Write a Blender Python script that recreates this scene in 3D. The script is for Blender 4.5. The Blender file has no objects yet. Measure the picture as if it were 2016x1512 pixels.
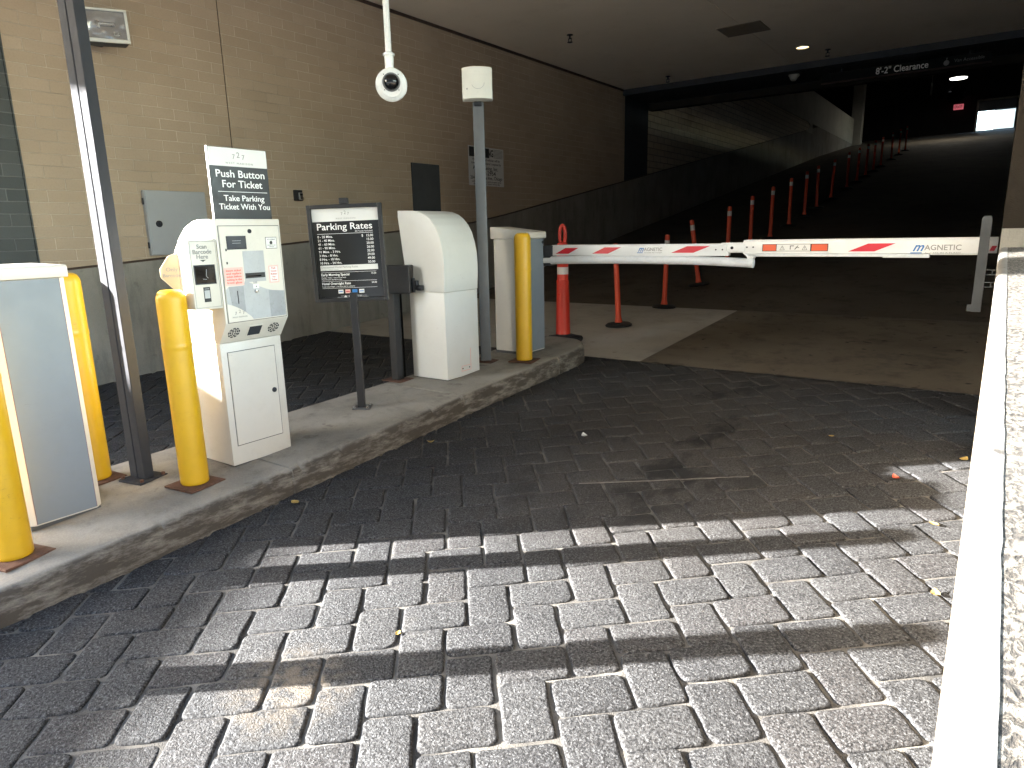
import bpy, bmesh, math, random
from mathutils import Vector, Matrix
random.seed(7)
R_ = math.radians
scene = bpy.context.scene
COL = scene.collection

# ------------------------------------------------------------------ camera
cam_d = bpy.data.cameras.new('camera')
cam = bpy.data.objects.new('camera', cam_d)
COL.objects.link(cam)
cam_d.sensor_width = 36.0
cam_d.sensor_fit = 'HORIZONTAL'
cam_d.lens = 1325.6 / 2016 * 36.0
cam_d.clip_start = 0.05
cam_d.clip_end = 1500
PITCH, ROLL, YAW = .22218, .022807, .62106
_cp, _sp = math.cos(PITCH), math.sin(PITCH)
_dn = Vector((math.sin(ROLL) * _cp, math.cos(ROLL) * _cp, _sp))
_d0 = (Vector((0, 0, 1)) - _dn * _sp).normalized()
_r0 = _dn.cross(_d0)
_dv = math.cos(YAW) * _d0 + math.sin(YAW) * _r0
_rt = _dn.cross(_dv)
_Rw = Matrix((_rt, _dv, -_dn))                      # camera axes (right, down, forward) -> world
_c0, _c1, _c2 = _Rw.col[0], _Rw.col[1], _Rw.col[2]
cam.matrix_world = Matrix(((_c0[0], -_c1[0], -_c2[0], 0), (_c0[1], -_c1[1], -_c2[1], 0),
                           (_c0[2], -_c1[2], -_c2[2], 1.5), (0, 0, 0, 1)))
scene.camera = cam

# ------------------------------------------------------------------ sky, sun, exposure
SUN_EL = R_(15.8)
SUN_T = Vector((.804, .595, 0)).normalized()        # horizontal travel direction of the sunlight
world = bpy.data.worlds.new('World')
scene.world = world
world.use_nodes = True
wn = world.node_tree
wn.nodes.clear()
sky = wn.nodes.new('ShaderNodeTexSky')
sky.sky_type = 'NISHITA'
sky.sun_disc = False
sky.sun_elevation = SUN_EL
sky.sun_rotation = math.atan2(-SUN_T.x, -SUN_T.y)
bg = wn.nodes.new('ShaderNodeBackground')
bg.inputs['Strength'].default_value = .125
wo = wn.nodes.new('ShaderNodeOutputWorld')
wn.links.new(sky.outputs[0], bg.inputs[0])
wn.links.new(bg.outputs[0], wo.inputs[0])
sun_d = bpy.data.lights.new('sun', 'SUN')
sun_d.energy = 3.8
sun_d.angle = R_(.53)
sun_d.color = (1.0, .975, .94)
sun = bpy.data.objects.new('sun', sun_d)
COL.objects.link(sun)
_st = Vector((SUN_T.x * math.cos(SUN_EL), SUN_T.y * math.cos(SUN_EL), -math.sin(SUN_EL)))
sun.rotation_euler = _st.to_track_quat('-Z', 'Y').to_euler()
scene.view_settings.view_transform = 'Standard'
scene.view_settings.look = 'None'
scene.view_settings.gamma = 1.0
scene.view_settings.use_curve_mapping = False
scene.view_settings.exposure = 4.48
scene.cycles.use_denoising = True
scene.cycles.max_bounces = 10
scene.cycles.diffuse_bounces = 6
scene.cycles.sample_clamp_indirect = 6

# ------------------------------------------------------------------ node / material helpers
def lin(r, g=None, b=None):
    if g is None: g = b = r
    f = lambda c: (c / 12.92 if c <= .04045 else ((c + .055) / 1.055) ** 2.4)
    return (f(r / 255), f(g / 255), f(b / 255), 1)

class NT:
    def __init__(s, name):
        s.m = bpy.data.materials.new(name)
        s.m.use_nodes = True
        s.t = s.m.node_tree
        s.t.nodes.clear()
        s.out = s.n('ShaderNodeOutputMaterial')
        s.b = s.n('ShaderNodeBsdfPrincipled')
        s.l(s.b.outputs[0], s.out.inputs[0])
        s.geo = None
    def n(s, k, **kw):
        x = s.t.nodes.new(k)
        for a, v in kw.items(): setattr(x, a, v)
        return x
    def l(s, a, b): s.t.links.new(a, b)
    def pos(s):
        if s.geo is None: s.geo = s.n('ShaderNodeNewGeometry')
        return s.geo.outputs['Position']
    def mapping(s, vec, scale=(1, 1, 1), loc=(0, 0, 0)):
        m = s.n('ShaderNodeMapping')
        m.inputs['Scale'].default_value = scale
        m.inputs['Location'].default_value = loc
        s.l(vec, m.inputs['Vector'])
        return m.outputs[0]
    def noise(s, scale, detail=4, rough=.55, vec=None, dist=0):
        x = s.n('ShaderNodeTexNoise')
        x.inputs['Scale'].default_value = scale
        x.inputs['Detail'].default_value = detail
        x.inputs['Roughness'].default_value = rough
        x.inputs['Distortion'].default_value = dist
        s.l(vec if vec is not None else s.pos(), x.inputs['Vector'])
        return x.outputs['Fac']
    def ramp(s, fac, stops, const=False):
        x = s.n('ShaderNodeValToRGB')
        el = x.color_ramp.elements
        while len(el) < len(stops): el.new(.5)
        for e, (p, c) in zip(el, stops):
            e.position = p
            e.color = c if not isinstance(c, (int, float)) else (c, c, c, 1)
        if const: x.color_ramp.interpolation = 'CONSTANT'
        s.l(fac, x.inputs[0])
        return x.outputs[0]
    def mix(s, fac, a, b, mode='MIX'):
        x = s.n('ShaderNodeMix', data_type='RGBA', blend_type=mode)
        for sock, v in ((x.inputs[0], fac), (x.inputs[6], a), (x.inputs[7], b)):
            if hasattr(v, 'links'): s.l(v, sock)
            else: sock.default_value = v
        return x.outputs[2]
    def math(s, op, a, b=0.0):
        x = s.n('ShaderNodeMath', operation=op)
        for sock, v in ((x.inputs[0], a), (x.inputs[1], b)):
            if hasattr(v, 'links'): s.l(v, sock)
            else: sock.default_value = v
        return x.outputs[0]
    def bump(s, h, dist, strength=1.0, prev=None):
        x = s.n('ShaderNodeBump')
        x.inputs['Distance'].default_value = dist
        x.inputs['Strength'].default_value = strength
        s.l(h, x.inputs['Height'])
        if prev is not None: s.l(prev, x.inputs['Normal'])
        s.l(x.outputs[0], s.b.inputs['Normal'])
        return x.outputs[0]
    def base(s, c):
        if hasattr(c, 'links'): s.l(c, s.b.inputs['Base Color'])
        else: s.b.inputs['Base Color'].default_value = c
    def set(s, rough=None, metal=None, spec=None):
        if rough is not None: s.b.inputs['Roughness'].default_value = rough
        if metal is not None: s.b.inputs['Metallic'].default_value = metal
        if spec is not None: s.b.inputs['Specular IOR Level'].default_value = spec

def c3(v, k=1.0): return (v[0] * k, v[1] * k, v[2] * k, 1)

def paint(name, col, rough=.45, var=.12, grime=.0, scale=3.0, metal=0.0, bump=0.0, spec=None, grime_col=(.06, .05, .04, 1)):
    t = NT(name)
    n1 = t.noise(scale, 5, .6)
    c = t.ramp(n1, [(.3, c3(col, 1 - var)), (.7, c3(col, 1 + var))])
    if grime:
        n2 = t.noise(scale * 4.3, 6, .7)
        c = t.mix(t.ramp(n2, [(.52, 0), (.74, grime)]), c, grime_col)
        n3 = t.noise(38, 2, .5)
        c = t.mix(t.ramp(n3, [(.66, 0), (.76, grime * .8)]), c, grime_col)
    t.base(c)
    t.set(rough, metal, spec)
    r = t.ramp(t.noise(scale * 6, 4), [(.3, max(.05, rough - .1)), (.7, min(1, rough + .12))])
    t.l(r, t.b.inputs['Roughness'])
    if bump: t.bump(t.noise(160, 3), bump)
    return t.m

def emit(name, col, strength):
    t = NT(name)
    t.base((0, 0, 0, 1))
    t.b.inputs['Emission Color'].default_value = col
    t.b.inputs['Emission Strength'].default_value = strength
    return t.m

M = {}
# --- pavers
t = NT('tumbled_paver')
ri = t.n('ShaderNodeNewGeometry')
rnd = ri.outputs['Random Per Island']
c = t.ramp(rnd, [(0, (.019, .019, .0205, 1)), (.35, (.028, .028, .029, 1)), (.7, (.035, .0345, .0345, 1)), (1, (.029, .026, .0255, 1))])
blot = t.noise(5.5, 4, .6)
c = t.mix(t.ramp(blot, [(.42, 0), (.62, .4)]), c, (.036, .036, .036, 1))
sp = t.noise(125, 3, .7)
c = t.mix(t.ramp(sp, [(.50, 0), (.62, .85)]), c, (.098, .099, .101, 1))
sp2 = t.noise(112, 3, .65, vec=t.mapping(t.pos(), loc=(3.3, 7.7, 1.2)))
c = t.mix(t.ramp(sp2, [(.50, 0), (.585, .95)]), c, (.004, .004, .0045, 1))
oil = t.noise(2.6, 5, .62, vec=t.mapping(t.pos(), (1.6, 1, 1), (4.1, 2.7, 0)))
sepx = t.n('ShaderNodeSeparateXYZ'); t.l(t.pos(), sepx.inputs[0])
lane = t.ramp(t.math('ABSOLUTE', t.math('ADD', sepx.outputs[0], 1.5)), [(.25, 1), (1.0, 0)])
deep = t.ramp(t.math('MULTIPLY', sepx.outputs[1], .2), [(.42, 0), (.62, 1)])
oilm = t.math('MULTIPLY', t.ramp(oil, [(.53, 0), (.62, .9)]), t.math('MULTIPLY', lane, deep))
c = t.mix(t.math('MULTIPLY', lane, deep), c, t.mix(.35, c, (.075, .062, .048, 1)))
c = t.mix(oilm, c, (.010, .0095, .009, 1))
dust = t.noise(3.1, 5, .65, vec=t.mapping(t.pos(), loc=(9.2, 1.7, 0)))
c = t.mix(t.ramp(dust, [(.66, 0), (.80, .3)]), c, (.10, .09, .075, 1))
dv = t.n('ShaderNodeVectorMath', operation='DISTANCE'); t.l(t.pos(), dv.inputs[0]); dv.inputs[1].default_value = (-1.735, 1.13, .07)
pm = t.math('MULTIPLY', t.ramp(dv.outputs['Value'], [(.06, 1), (.24, 0)]), t.ramp(t.noise(16, 5, .7), [(.40, 0), (.58, .8)]))
c = t.mix(pm, c, (.14, .115, .085, 1))
t.base(c)
t.set(.82, 0, .35)
bp_ = t.bump(t.noise(30, 4, .6), .007, .55)
t.bump(t.noise(140, 3, .7), .006, 1.0, bp_)
M['paver'] = t.m
t = NT('joint_sand')
c = t.ramp(t.noise(6, 5), [(.34, (.03, .028, .025, 1)), (.5, (.075, .069, .06, 1)), (.66, (.135, .125, .107, 1))])
t.base(c); t.set(.95); t.bump(t.noise(220, 3), .003)
M['sand'] = t.m

def concrete(name, lo, hi, stain=.35, stain_col=(.03, .027, .024, 1), scale=1.6, bump=.003, fine=.25, streak=False, dots=0.0):
    t = NT(name)
    n1 = t.noise(scale, 7, .62, dist=.4)
    c = t.ramp(n1, [(.28, lo), (.72, hi)])
    n2 = t.noise(scale * 2.7, 6, .7, vec=t.mapping(t.pos(), (1, 1, .22) if streak else (1, 1, 1), (5, 3, 1)))
    c = t.mix(t.ramp(n2, [(.50, 0), (.72, stain)]), c, stain_col)
    n3 = t.noise(120, 2, .6)
    c = t.mix(t.ramp(n3, [(.4, 0), (.75, fine)]), c, c3(hi, 1.5))
    if dots:
        n4 = t.noise(9, 3, .5, vec=t.mapping(t.pos(), loc=(1, 8, 3)))
        c = t.mix(t.ramp(n4, [(.66, 0), (.72, dots)]), c, stain_col)
    t.base(c); t.set(.88, 0, .3)
    b = t.bump(t.noise(14, 5, .6), bump * 1.2, .6)
    t.bump(t.noise(150, 3, .6), bump, .7, b)
    return t.m
M['island'] = concrete('island_concrete', (.18, .165, .14, 1), (.28, .26, .225, 1), .5, (.07, .06, .048, 1), 2.2, .003, .2, dots=.45)
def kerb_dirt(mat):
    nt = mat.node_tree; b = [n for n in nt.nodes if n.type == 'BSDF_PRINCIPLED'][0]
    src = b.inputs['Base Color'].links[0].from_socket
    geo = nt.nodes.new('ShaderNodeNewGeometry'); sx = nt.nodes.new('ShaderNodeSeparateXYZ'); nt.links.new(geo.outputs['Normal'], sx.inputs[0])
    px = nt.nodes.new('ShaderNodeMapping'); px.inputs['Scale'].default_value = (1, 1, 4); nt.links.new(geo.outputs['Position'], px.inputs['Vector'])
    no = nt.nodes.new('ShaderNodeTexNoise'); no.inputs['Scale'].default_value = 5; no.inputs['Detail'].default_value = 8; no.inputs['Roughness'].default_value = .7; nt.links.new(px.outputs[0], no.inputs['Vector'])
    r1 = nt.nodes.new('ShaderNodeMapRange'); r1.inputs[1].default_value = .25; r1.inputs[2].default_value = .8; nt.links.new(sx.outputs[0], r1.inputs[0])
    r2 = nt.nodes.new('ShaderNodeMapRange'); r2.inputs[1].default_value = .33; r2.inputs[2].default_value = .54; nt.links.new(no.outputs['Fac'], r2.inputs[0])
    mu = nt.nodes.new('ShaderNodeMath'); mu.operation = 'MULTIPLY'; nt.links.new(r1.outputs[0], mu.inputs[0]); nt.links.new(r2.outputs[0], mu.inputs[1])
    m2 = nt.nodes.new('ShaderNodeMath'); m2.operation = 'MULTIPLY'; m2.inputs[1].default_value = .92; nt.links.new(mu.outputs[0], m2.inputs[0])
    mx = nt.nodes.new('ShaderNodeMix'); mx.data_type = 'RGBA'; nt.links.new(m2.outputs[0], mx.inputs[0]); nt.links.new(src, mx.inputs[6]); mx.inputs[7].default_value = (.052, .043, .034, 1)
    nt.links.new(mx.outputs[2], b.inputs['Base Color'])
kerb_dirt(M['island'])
M['slab_lit'] = concrete('light_patch_concrete', (.34, .32, .275, 1), (.44, .41, .36, 1), .28, (.07, .06, .05, 1), 1.2, .002, .12, dots=.3)  # paler tone carries reflected light falling on the floor
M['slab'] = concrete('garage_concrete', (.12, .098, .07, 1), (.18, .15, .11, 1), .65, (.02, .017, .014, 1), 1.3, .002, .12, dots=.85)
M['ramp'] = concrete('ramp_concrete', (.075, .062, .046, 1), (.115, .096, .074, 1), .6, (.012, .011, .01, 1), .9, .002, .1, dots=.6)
M['plinth'] = concrete('wall_base_concrete', (.20, .19, .165, 1), (.30, .285, .25, 1), .55, (.07, .066, .056, 1), 1.5, .003, .15, True, dots=.3)
M['spandrel'] = concrete('spandrel_concrete', (.36, .35, .31, 1), (.46, .45, .40, 1), .3, (.16, .15, .14, 1), 1.0, .002, .1)
M['street'] = concrete('street', (.16, .157, .148, 1), (.23, .225, .21, 1), .3, (.05, .05, .048, 1), .6, .003, .2)
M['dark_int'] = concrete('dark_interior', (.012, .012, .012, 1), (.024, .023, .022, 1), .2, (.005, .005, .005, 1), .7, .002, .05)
# ceiling
t = NT('ceiling_stucco')
c = t.ramp(t.noise(.8, 6, .6), [(.3, (.77, .69, .58, 1)), (.7, (.83, .75, .64, 1))])
c = t.mix(t.ramp(t.noise(2.2, 5, .7), [(.55, 0), (.8, .25)]), c, (.42, .34, .25, 1))
t.base(c); t.set(.93, 0, .2); t.bump(t.noise(90, 3), .004, .8)
M['ceiling'] = t.m

def bricks(name, cols, mortar, lo=.1, axis='YZ', bw=.3125, rh=.1025, msize=.011, var_dark=.25, rough=.8):
    t = NT(name)
    sx = t.n('ShaderNodeSeparateXYZ'); t.l(t.pos(), sx.inputs[0])
    cb = t.n('ShaderNodeCombineXYZ')
    t.l(sx.outputs['XYZ'.index(axis[0])], cb.inputs[0]); t.l(sx.outputs[2], cb.inputs[1])
    br = t.n('ShaderNodeTexBrick')
    br.inputs['Scale'].default_value = 1
    br.inputs['Brick Width'].default_value = bw
    br.inputs['Row Height'].default_value = rh
    br.inputs['Mortar Size'].default_value = msize / 2
    br.inputs['Mortar Smooth'].default_value = .35
    br.inputs['Bias'].default_value = 0
    br.inputs['Color1'].default_value = cols[0]
    br.inputs['Color2'].default_value = cols[1]
    br.inputs['Mortar'].default_value = mortar
    wob = t.noise(11, 3, .5)
    add = t.n('ShaderNodeVectorMath', operation='ADD')
    cw = t.n('ShaderNodeCombineXYZ')
    t.l(t.math('MULTIPLY', t.math('SUBTRACT', wob, .5), .010), cw.inputs[0])
    t.l(t.math('MULTIPLY', t.math('SUBTRACT', t.noise(9, 2, .5, vec=t.mapping(t.pos(), loc=(5, 5, 5))), .5), .008), cw.inputs[1])
    t.l(cb.outputs[0], add.inputs[0]); t.l(cw.outputs[0], add.inputs[1])
    t.l(add.outputs[0], br.inputs['Vector'])
    # mortar varies between pale and dark along the joints
    mv = t.ramp(t.noise(1.3, 4, .6), [(.30, c3(mortar, .62)), (.5, c3(mortar, .98)), (.7, c3(mortar, 1.2))])
    t.l(mv, br.inputs['Mortar'])
    c = br.outputs['Color']
    c = t.mix(t.ramp(t.noise(.9, 5, .6), [(.35, 0), (.7, var_dark)]), c, c3(cols[0], .6))
    c = t.mix(t.ramp(t.noise(70, 3, .6), [(.45, 0), (.8, .25)]), c, c3(cols[1], .55))
    t.base(c); t.set(rough, 0, .3)
    inv = t.math('SUBTRACT', 1, br.outputs['Fac'])
    b = t.bump(inv, .004, .8)
    t.bump(t.noise(60, 4, .6), .002, .6, b)
    return t.m
M['brick'] = bricks('tan_brick', ((.425, .335, .24, 1), (.465, .37, .27, 1)), (.57, .48, .37, 1), msize=.008)
M['brick_dark'] = bricks('dark_glazed_brick', ((.050, .056, .055, 1), (.072, .078, .076, 1)), (.13, .135, .13, 1), rough=.5)
M['brick_black'] = bricks('black_portal_brick', ((.026, .032, .04, 1), (.034, .04, .048, 1)), (.02, .024, .03, 1), rough=.7)
M['brick_inner'] = bricks('inner_brick', ((.50, .44, .34, 1), (.56, .49, .38, 1)), (.29, .25, .195, 1), bw=.42, rh=.145, msize=.026)
M['flash'] = paint('brown_flashing', (.05, .03, .02, 1), .6)
# paints
M['cream'] = paint('cream_white_paint', (.56, .53, .465, 1), .42, .035, .10, 2.5, grime_col=(.30, .25, .18, 1))
M['beige'] = paint('bounce_tinted_plastic', (.36, .30, .20, 1), .5, .05)  # yellow bounce from the bollard put into the plastic colour
M['white'] = paint('white_paint', (.74, .74, .71, 1), .4, .03, .08, 3, grime_col=(.35, .31, .25, 1))
M['kiosk'] = paint('kiosk_white', (.60, .60, .56, 1), .45, .03, .10, 2.2, grime_col=(.40, .36, .29, 1))
M['grey_panel'] = paint('grey_panel_paint', (.165, .19, .212, 1), .5, .05, .12, 2.0, grime_col=(.13, .14, .15, 1))
M['dark_base'] = paint('dark_base_metal', (.07, .07, .068, 1), .6, .15, .3, 6)
M['yellow'] = paint('yellow_plastic', (.58, .335, .010, 1), .40, .05, .16, 4, grime_col=(.40, .19, .015, 1))
def scuff(mat, dark, amount, zscale=.25, sc=26):
    nt = mat.node_tree; b = [n for n in nt.nodes if n.type == 'BSDF_PRINCIPLED'][0]
    src = b.inputs['Base Color'].links[0].from_socket
    geo = nt.nodes.new('ShaderNodeNewGeometry'); mp = nt.nodes.new('ShaderNodeMapping'); mp.inputs['Scale'].default_value = (1, 1, 3.2); nt.links.new(geo.outputs['Position'], mp.inputs['Vector'])
    no = nt.nodes.new('ShaderNodeTexNoise'); no.inputs['Scale'].default_value = sc; no.inputs['Detail'].default_value = 6; no.inputs['Roughness'].default_value = .75; no.inputs['Distortion'].default_value = 1.2; nt.links.new(mp.outputs[0], no.inputs['Vector'])
    n2 = nt.nodes.new('ShaderNodeTexNoise'); n2.inputs['Scale'].default_value = 3.5; nt.links.new(geo.outputs['Position'], n2.inputs['Vector'])
    r1 = nt.nodes.new('ShaderNodeMapRange'); r1.inputs[1].default_value = .60; r1.inputs[2].default_value = .68; nt.links.new(no.outputs['Fac'], r1.inputs[0])
    r2 = nt.nodes.new('ShaderNodeMapRange'); r2.inputs[1].default_value = .45; r2.inputs[2].default_value = .65; nt.links.new(n2.outputs['Fac'], r2.inputs[0])
    mu = nt.nodes.new('ShaderNodeMath'); mu.operation = 'MULTIPLY'; nt.links.new(r1.outputs[0], mu.inputs[0]); nt.links.new(r2.outputs[0], mu.inputs[1])
    m2 = nt.nodes.new('ShaderNodeMath'); m2.operation = 'MULTIPLY'; m2.inputs[1].default_value = amount; nt.links.new(mu.outputs[0], m2.inputs[0])
    mx = nt.nodes.new('ShaderNodeMix'); mx.data_type = 'RGBA'; nt.links.new(m2.outputs[0], mx.inputs[0]); nt.links.new(src, mx.inputs[6]); mx.inputs[7].default_value = dark
    nt.links.new(mx.outputs[2], b.inputs['Base Color'])
scuff(M['yellow'], (.16, .09, .02, 1), .75)
scuff(M['cream'], (.25, .22, .18, 1), .45, sc=34)
scuff(M['kiosk'], (.30, .27, .22, 1), .40, sc=30)
scuff(M['grey_panel'], (.12, .13, .14, 1), .5, sc=20)
M['rust'] = paint('rusty_steel', (.10, .045, .025, 1), .85, .35, .6, 9, bump=.002, grime_col=(.035, .02, .014, 1))
M['steel'] = paint('dark_grey_steel', (.036, .038, .043, 1), .75, .10, .12, 5, metal=0, spec=.1, grime_col=(.06, .052, .042, 1))
M['greypost'] = paint('grey_post_paint', (.105, .112, .118, 1), .5, .08, .15, 4)
M['black'] = paint('black_paint', (.012, .012, .013, 1), .42, .1, .15, 5, grime_col=(.05, .048, .045, 1))
M['blackmatte'] = paint('matte_black', (.010, .010, .010, 1), .8, .1, spec=.12)
M['signblack'] = paint('sign_black', (.016, .015, .015, 1), .38, .05)
M['signwhite'] = paint('sign_white', (.62, .62, .60, 1), .45, .03)
M['ink'] = paint('black_ink', (.02, .02, .02, 1), .6, .05)
M['greyink'] = paint('grey_ink', (.22, .22, .21, 1), .6, .05)
M['white_ink'] = paint('white_ink', (.78, .78, .77, 1), .5, .02)
M['chrome'] = paint('worn_metal', (.42, .42, .41, 1), .3, .1, .2, 8, metal=.9)
M['screen'] = paint('dark_screen', (.03, .034, .04, 1), .14, .1)
M['glassblack'] = paint('dark_glass', (.006, .006, .007, 1), .06, .1)
M['silver'] = paint('grey_film', (.36, .37, .375, 1), .4, .08, .15, 10)
M['silver_dark'] = paint('worn_grey_film', (.27, .28, .29, 1), .42, .1, .25, 9)
M['pink'] = paint('pink_sticker', (.72, .40, .35, 1), .5, .05)
M['red'] = paint('sign_red', (.50, .008, .022, 1), .4, .05, .08, 6)
M['red_ink'] = paint('red_ink', (.55, .08, .06, 1), .5, .05)
M['gapline'] = paint('purple_grey_gap', (.16, .09, .11, 1), .6)
M['blue_ink'] = paint('blue_ink', (.03, .16, .42, 1), .45, .05)
M['orange_red'] = paint('orange_reflector', (.62, .085, .02, 1), .35, .08)
M['armwhite'] = paint('arm_white', (.68, .69, .68, 1), .38, .03, .10, 5, grime_col=(.38, .38, .35, 1))
M['armgrey'] = paint('arm_side', (.55, .58, .57, 1), .38, .03, .10, 5, grime_col=(.36, .36, .34, 1))
M['foam'] = paint('foam_edge', (.60, .62, .63, 1), .6, .05, .3, 7, grime_col=(.35, .34, .32, 1))
M['orange'] = paint('orange_plastic', (.68, .075, .028, 1), .42, .07, .2, 5, grime_col=(.30, .04, .02, 1))
M['redplastic'] = paint('red_orange_plastic', (.60, .040, .022, 1), .36, .06, .12, 4, grime_col=(.3, .03, .02, 1))
scuff(M['orange'], (.10, .03, .02, 1), .7); scuff(M['redplastic'], (.10, .02, .02, 1), .6)
M['rubber'] = paint('black_rubber', (.018, .018, .018, 1), .75, .1, .3, 8, grime_col=(.06, .055, .05, 1))
M['reflective'] = paint('reflective_tape', (.62, .60, .58, 1), .35, .05, .25, 12, grime_col=(.3, .26, .22, 1))
M['camwhite'] = paint('camera_white', (.72, .74, .73, 1), .3, .02)
M['plastic'] = paint('off_white_plastic', (.66, .66, .60, 1), .45, .03, .06, 4)
M['galv'] = paint('galvanised', (.06, .064, .067, 1), .6, .1, .25, 9, metal=0, spec=.2)
M['boxgrey'] = paint('cabinet_grey', (.36, .375, .385, 1), .45, .04, .06, 2)
M['leaf'] = paint('dry_leaf', (.38, .26, .07, 1), .7, .3, 0, 30)
M['leafred'] = paint('red_leaf', (.40, .07, .035, 1), .7, .3, 0, 30)
M['paleblue'] = paint('pale_blue_wall', (.030, .043, .046, 1), .5, .03)
M['signbrown'] = paint('bar_brown', (.05, .022, .016, 1), .6, .1)
M['pier'] = paint('brown_pier', (.026, .021, .016, 1), .9, .12, .15, 1.2, spec=.1, bump=.003, grime_col=(.08, .06, .045, 1))
M['lamp_warm'] = emit('warm_lamp', (1, .80, .45, 1), .16)
M['lamp_white'] = emit('white_lamp', (1, .95, .82, 1), .5)
M['exit_red'] = emit('exit_face', (1, .2, .25, 1), .022)
# white trim / stucco of the low wall
t = NT('wall_trim')
c = t.ramp(t.noise(5, 5), [(.3, (.17, .165, .155, 1)), (.7, (.23, .225, .21, 1))])
c = t.mix(t.ramp(t.noise(40, 3, .5, vec=t.mapping(t.pos(), (1, .35, 1))), [(.66, 0), (.72, .8)]), c, (.05, .043, .035, 1))
t.base(c); t.set(.6); t.bump(t.noise(60, 4), .002)
M['trim'] = t.m
t = NT('rough_stucco')
h = t.noise(95, 5, .68, vec=t.mapping(t.pos(), (1, .62, 1)), dist=.5)
c = t.ramp(h, [(.40, (.008, .006, .005, 1)), (.475, (.05, .042, .032, 1)), (.55, (.16, .145, .12, 1))])
c = t.mix(t.ramp(t.noise(4, 4), [(.35, 0), (.7, .25)]), c, (.2, .185, .16, 1))
t.base(c); t.set(.9); t.bump(h, .010, 1.0)
M['stucco'] = t.m

# ------------------------------------------------------------------ mesh helpers
class MB:
    def __init__(s): s.bm = bmesh.new()
    def _new(s, geom_faces, mtx=None, bev=0, seg=2):
        vs = list({v for f in geom_faces for v in f.verts})
        if bev:
            es = list({e for f in geom_faces for e in f.edges})
            r = bmesh.ops.bevel(s.bm, geom=es, offset=bev, segments=seg, profile=.5, affect='EDGES')
            vs = list({v for v in vs if v.is_valid} | {v for f in r['faces'] for v in f.verts})
        if mtx is not None:
            for v in vs: v.co = mtx @ v.co
        return s
    def hexa(s, p, bev=0, mtx=None, seg=2):
        v = [s.bm.verts.new(q) for q in p]
        fs = [s.bm.faces.new([v[i] for i in f]) for f in ((0, 3, 2, 1), (4, 5, 6, 7), (0, 1, 5, 4), (1, 2, 6, 5), (2, 3, 7, 6), (3, 0, 4, 7))]
        return s._new(fs, mtx, bev, seg)
    def box(s, x0, x1, y0, y1, z0, z1, bev=0, mtx=None, seg=2):
        return s.hexa([(x0, y0, z0), (x1, y0, z0), (x1, y1, z0), (x0, y1, z0), (x0, y0, z1), (x1, y0, z1), (x1, y1, z1), (x0, y1, z1)], bev, mtx, seg)
    def prism(s, pts, vec, bev=0, mtx=None, seg=2):
        vec = Vector(vec)
        a = [s.bm.verts.new(p) for p in pts]
        b = [s.bm.verts.new(Vector(p) + vec) for p in pts]
        n = len(pts)
        fs = [s.bm.faces.new(a[::-1]), s.bm.faces.new(b)]
        for i in range(n):
            fs.append(s.bm.faces.new((a[i], a[(i + 1) % n], b[(i + 1) % n], b[i])))
        return s._new(fs, mtx, bev, seg)
    def lathe(s, prof, org=(0, 0, 0), axis=(0, 0, 1), seg=32, mtx=None):
        ax = Vector(axis).normalized()
        u = ax.orthogonal().normalized(); w = ax.cross(u)
        rings = []
        for r, h in prof:
            c = Vector(org) + ax * h
            if r < 1e-6: rings.append([s.bm.verts.new(c)])
            else: rings.append([s.bm.verts.new(c + (u * math.cos(k * 2 * math.pi / seg) + w * math.sin(k * 2 * math.pi / seg)) * r) for k in range(seg)])
        for A, B in zip(rings, rings[1:]):
            for k in range(seg):
                a0, a1 = A[k % len(A)], A[(k + 1) % len(A)]
                b0, b1 = B[k % len(B)], B[(k + 1) % len(B)]
                q = []
                for v in (a0, a1, b1, b0):
                    if v not in q: q.append(v)
                if len(q) > 2: s.bm.faces.new(q)
        if len(rings[0]) > 1: s.bm.faces.new(rings[0][::-1])
        if len(rings[-1]) > 1: s.bm.faces.new(rings[-1])
        if mtx is not None:
            for R in rings:
                for v in R: v.co = mtx @ v.co
        return s
    def cyl(s, p0, p1, r0, r1=None, seg=24):
        p0, p1 = Vector(p0), Vector(p1)
        L = (p1 - p0).length
        return s.lathe([(r0, 0), (r0 if r1 is None else r1, L)], p0, p1 - p0, seg)
    def tube(s, pts, r, seg=12):
        pts = [Vector(p) for p in pts]
        rings = []
        up = None
        for i, p in enumerate(pts):
            d = (pts[min(i + 1, len(pts) - 1)] - pts[max(i - 1, 0)]).normalized()
            if up is None: up = d.orthogonal().normalized()
            up = (up - d * up.dot(d)).normalized()
            w = d.cross(up)
            rings.append([s.bm.verts.new(p + (up * math.cos(k * 2 * math.pi / seg) + w * math.sin(k * 2 * math.pi / seg)) * r) for k in range(seg)])
        for A, B in zip(rings, rings[1:]):
            for k in range(seg): s.bm.faces.new((A[k], A[(k + 1) % seg], B[(k + 1) % seg], B[k]))
        s.bm.faces.new(rings[0][::-1]); s.bm.faces.new(rings[-1])
        return s
    def poly(s, pts):
        s.bm.faces.new([s.bm.verts.new(p) for p in pts]); return s
    def build(s, name, mat, parent=None, smooth=False, angle=35):
        bmesh.ops.recalc_face_normals(s.bm, faces=s.bm.faces[:])
        me = bpy.data.meshes.new(name)
        s.bm.to_mesh(me); s.bm.free()
        return link(name, me, mat, parent, smooth, angle)

def world_of(o):
    v = Vector(o.location)
    while o.parent is not None:
        o = o.parent; v = v + Vector(o.location)
    return v

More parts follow.
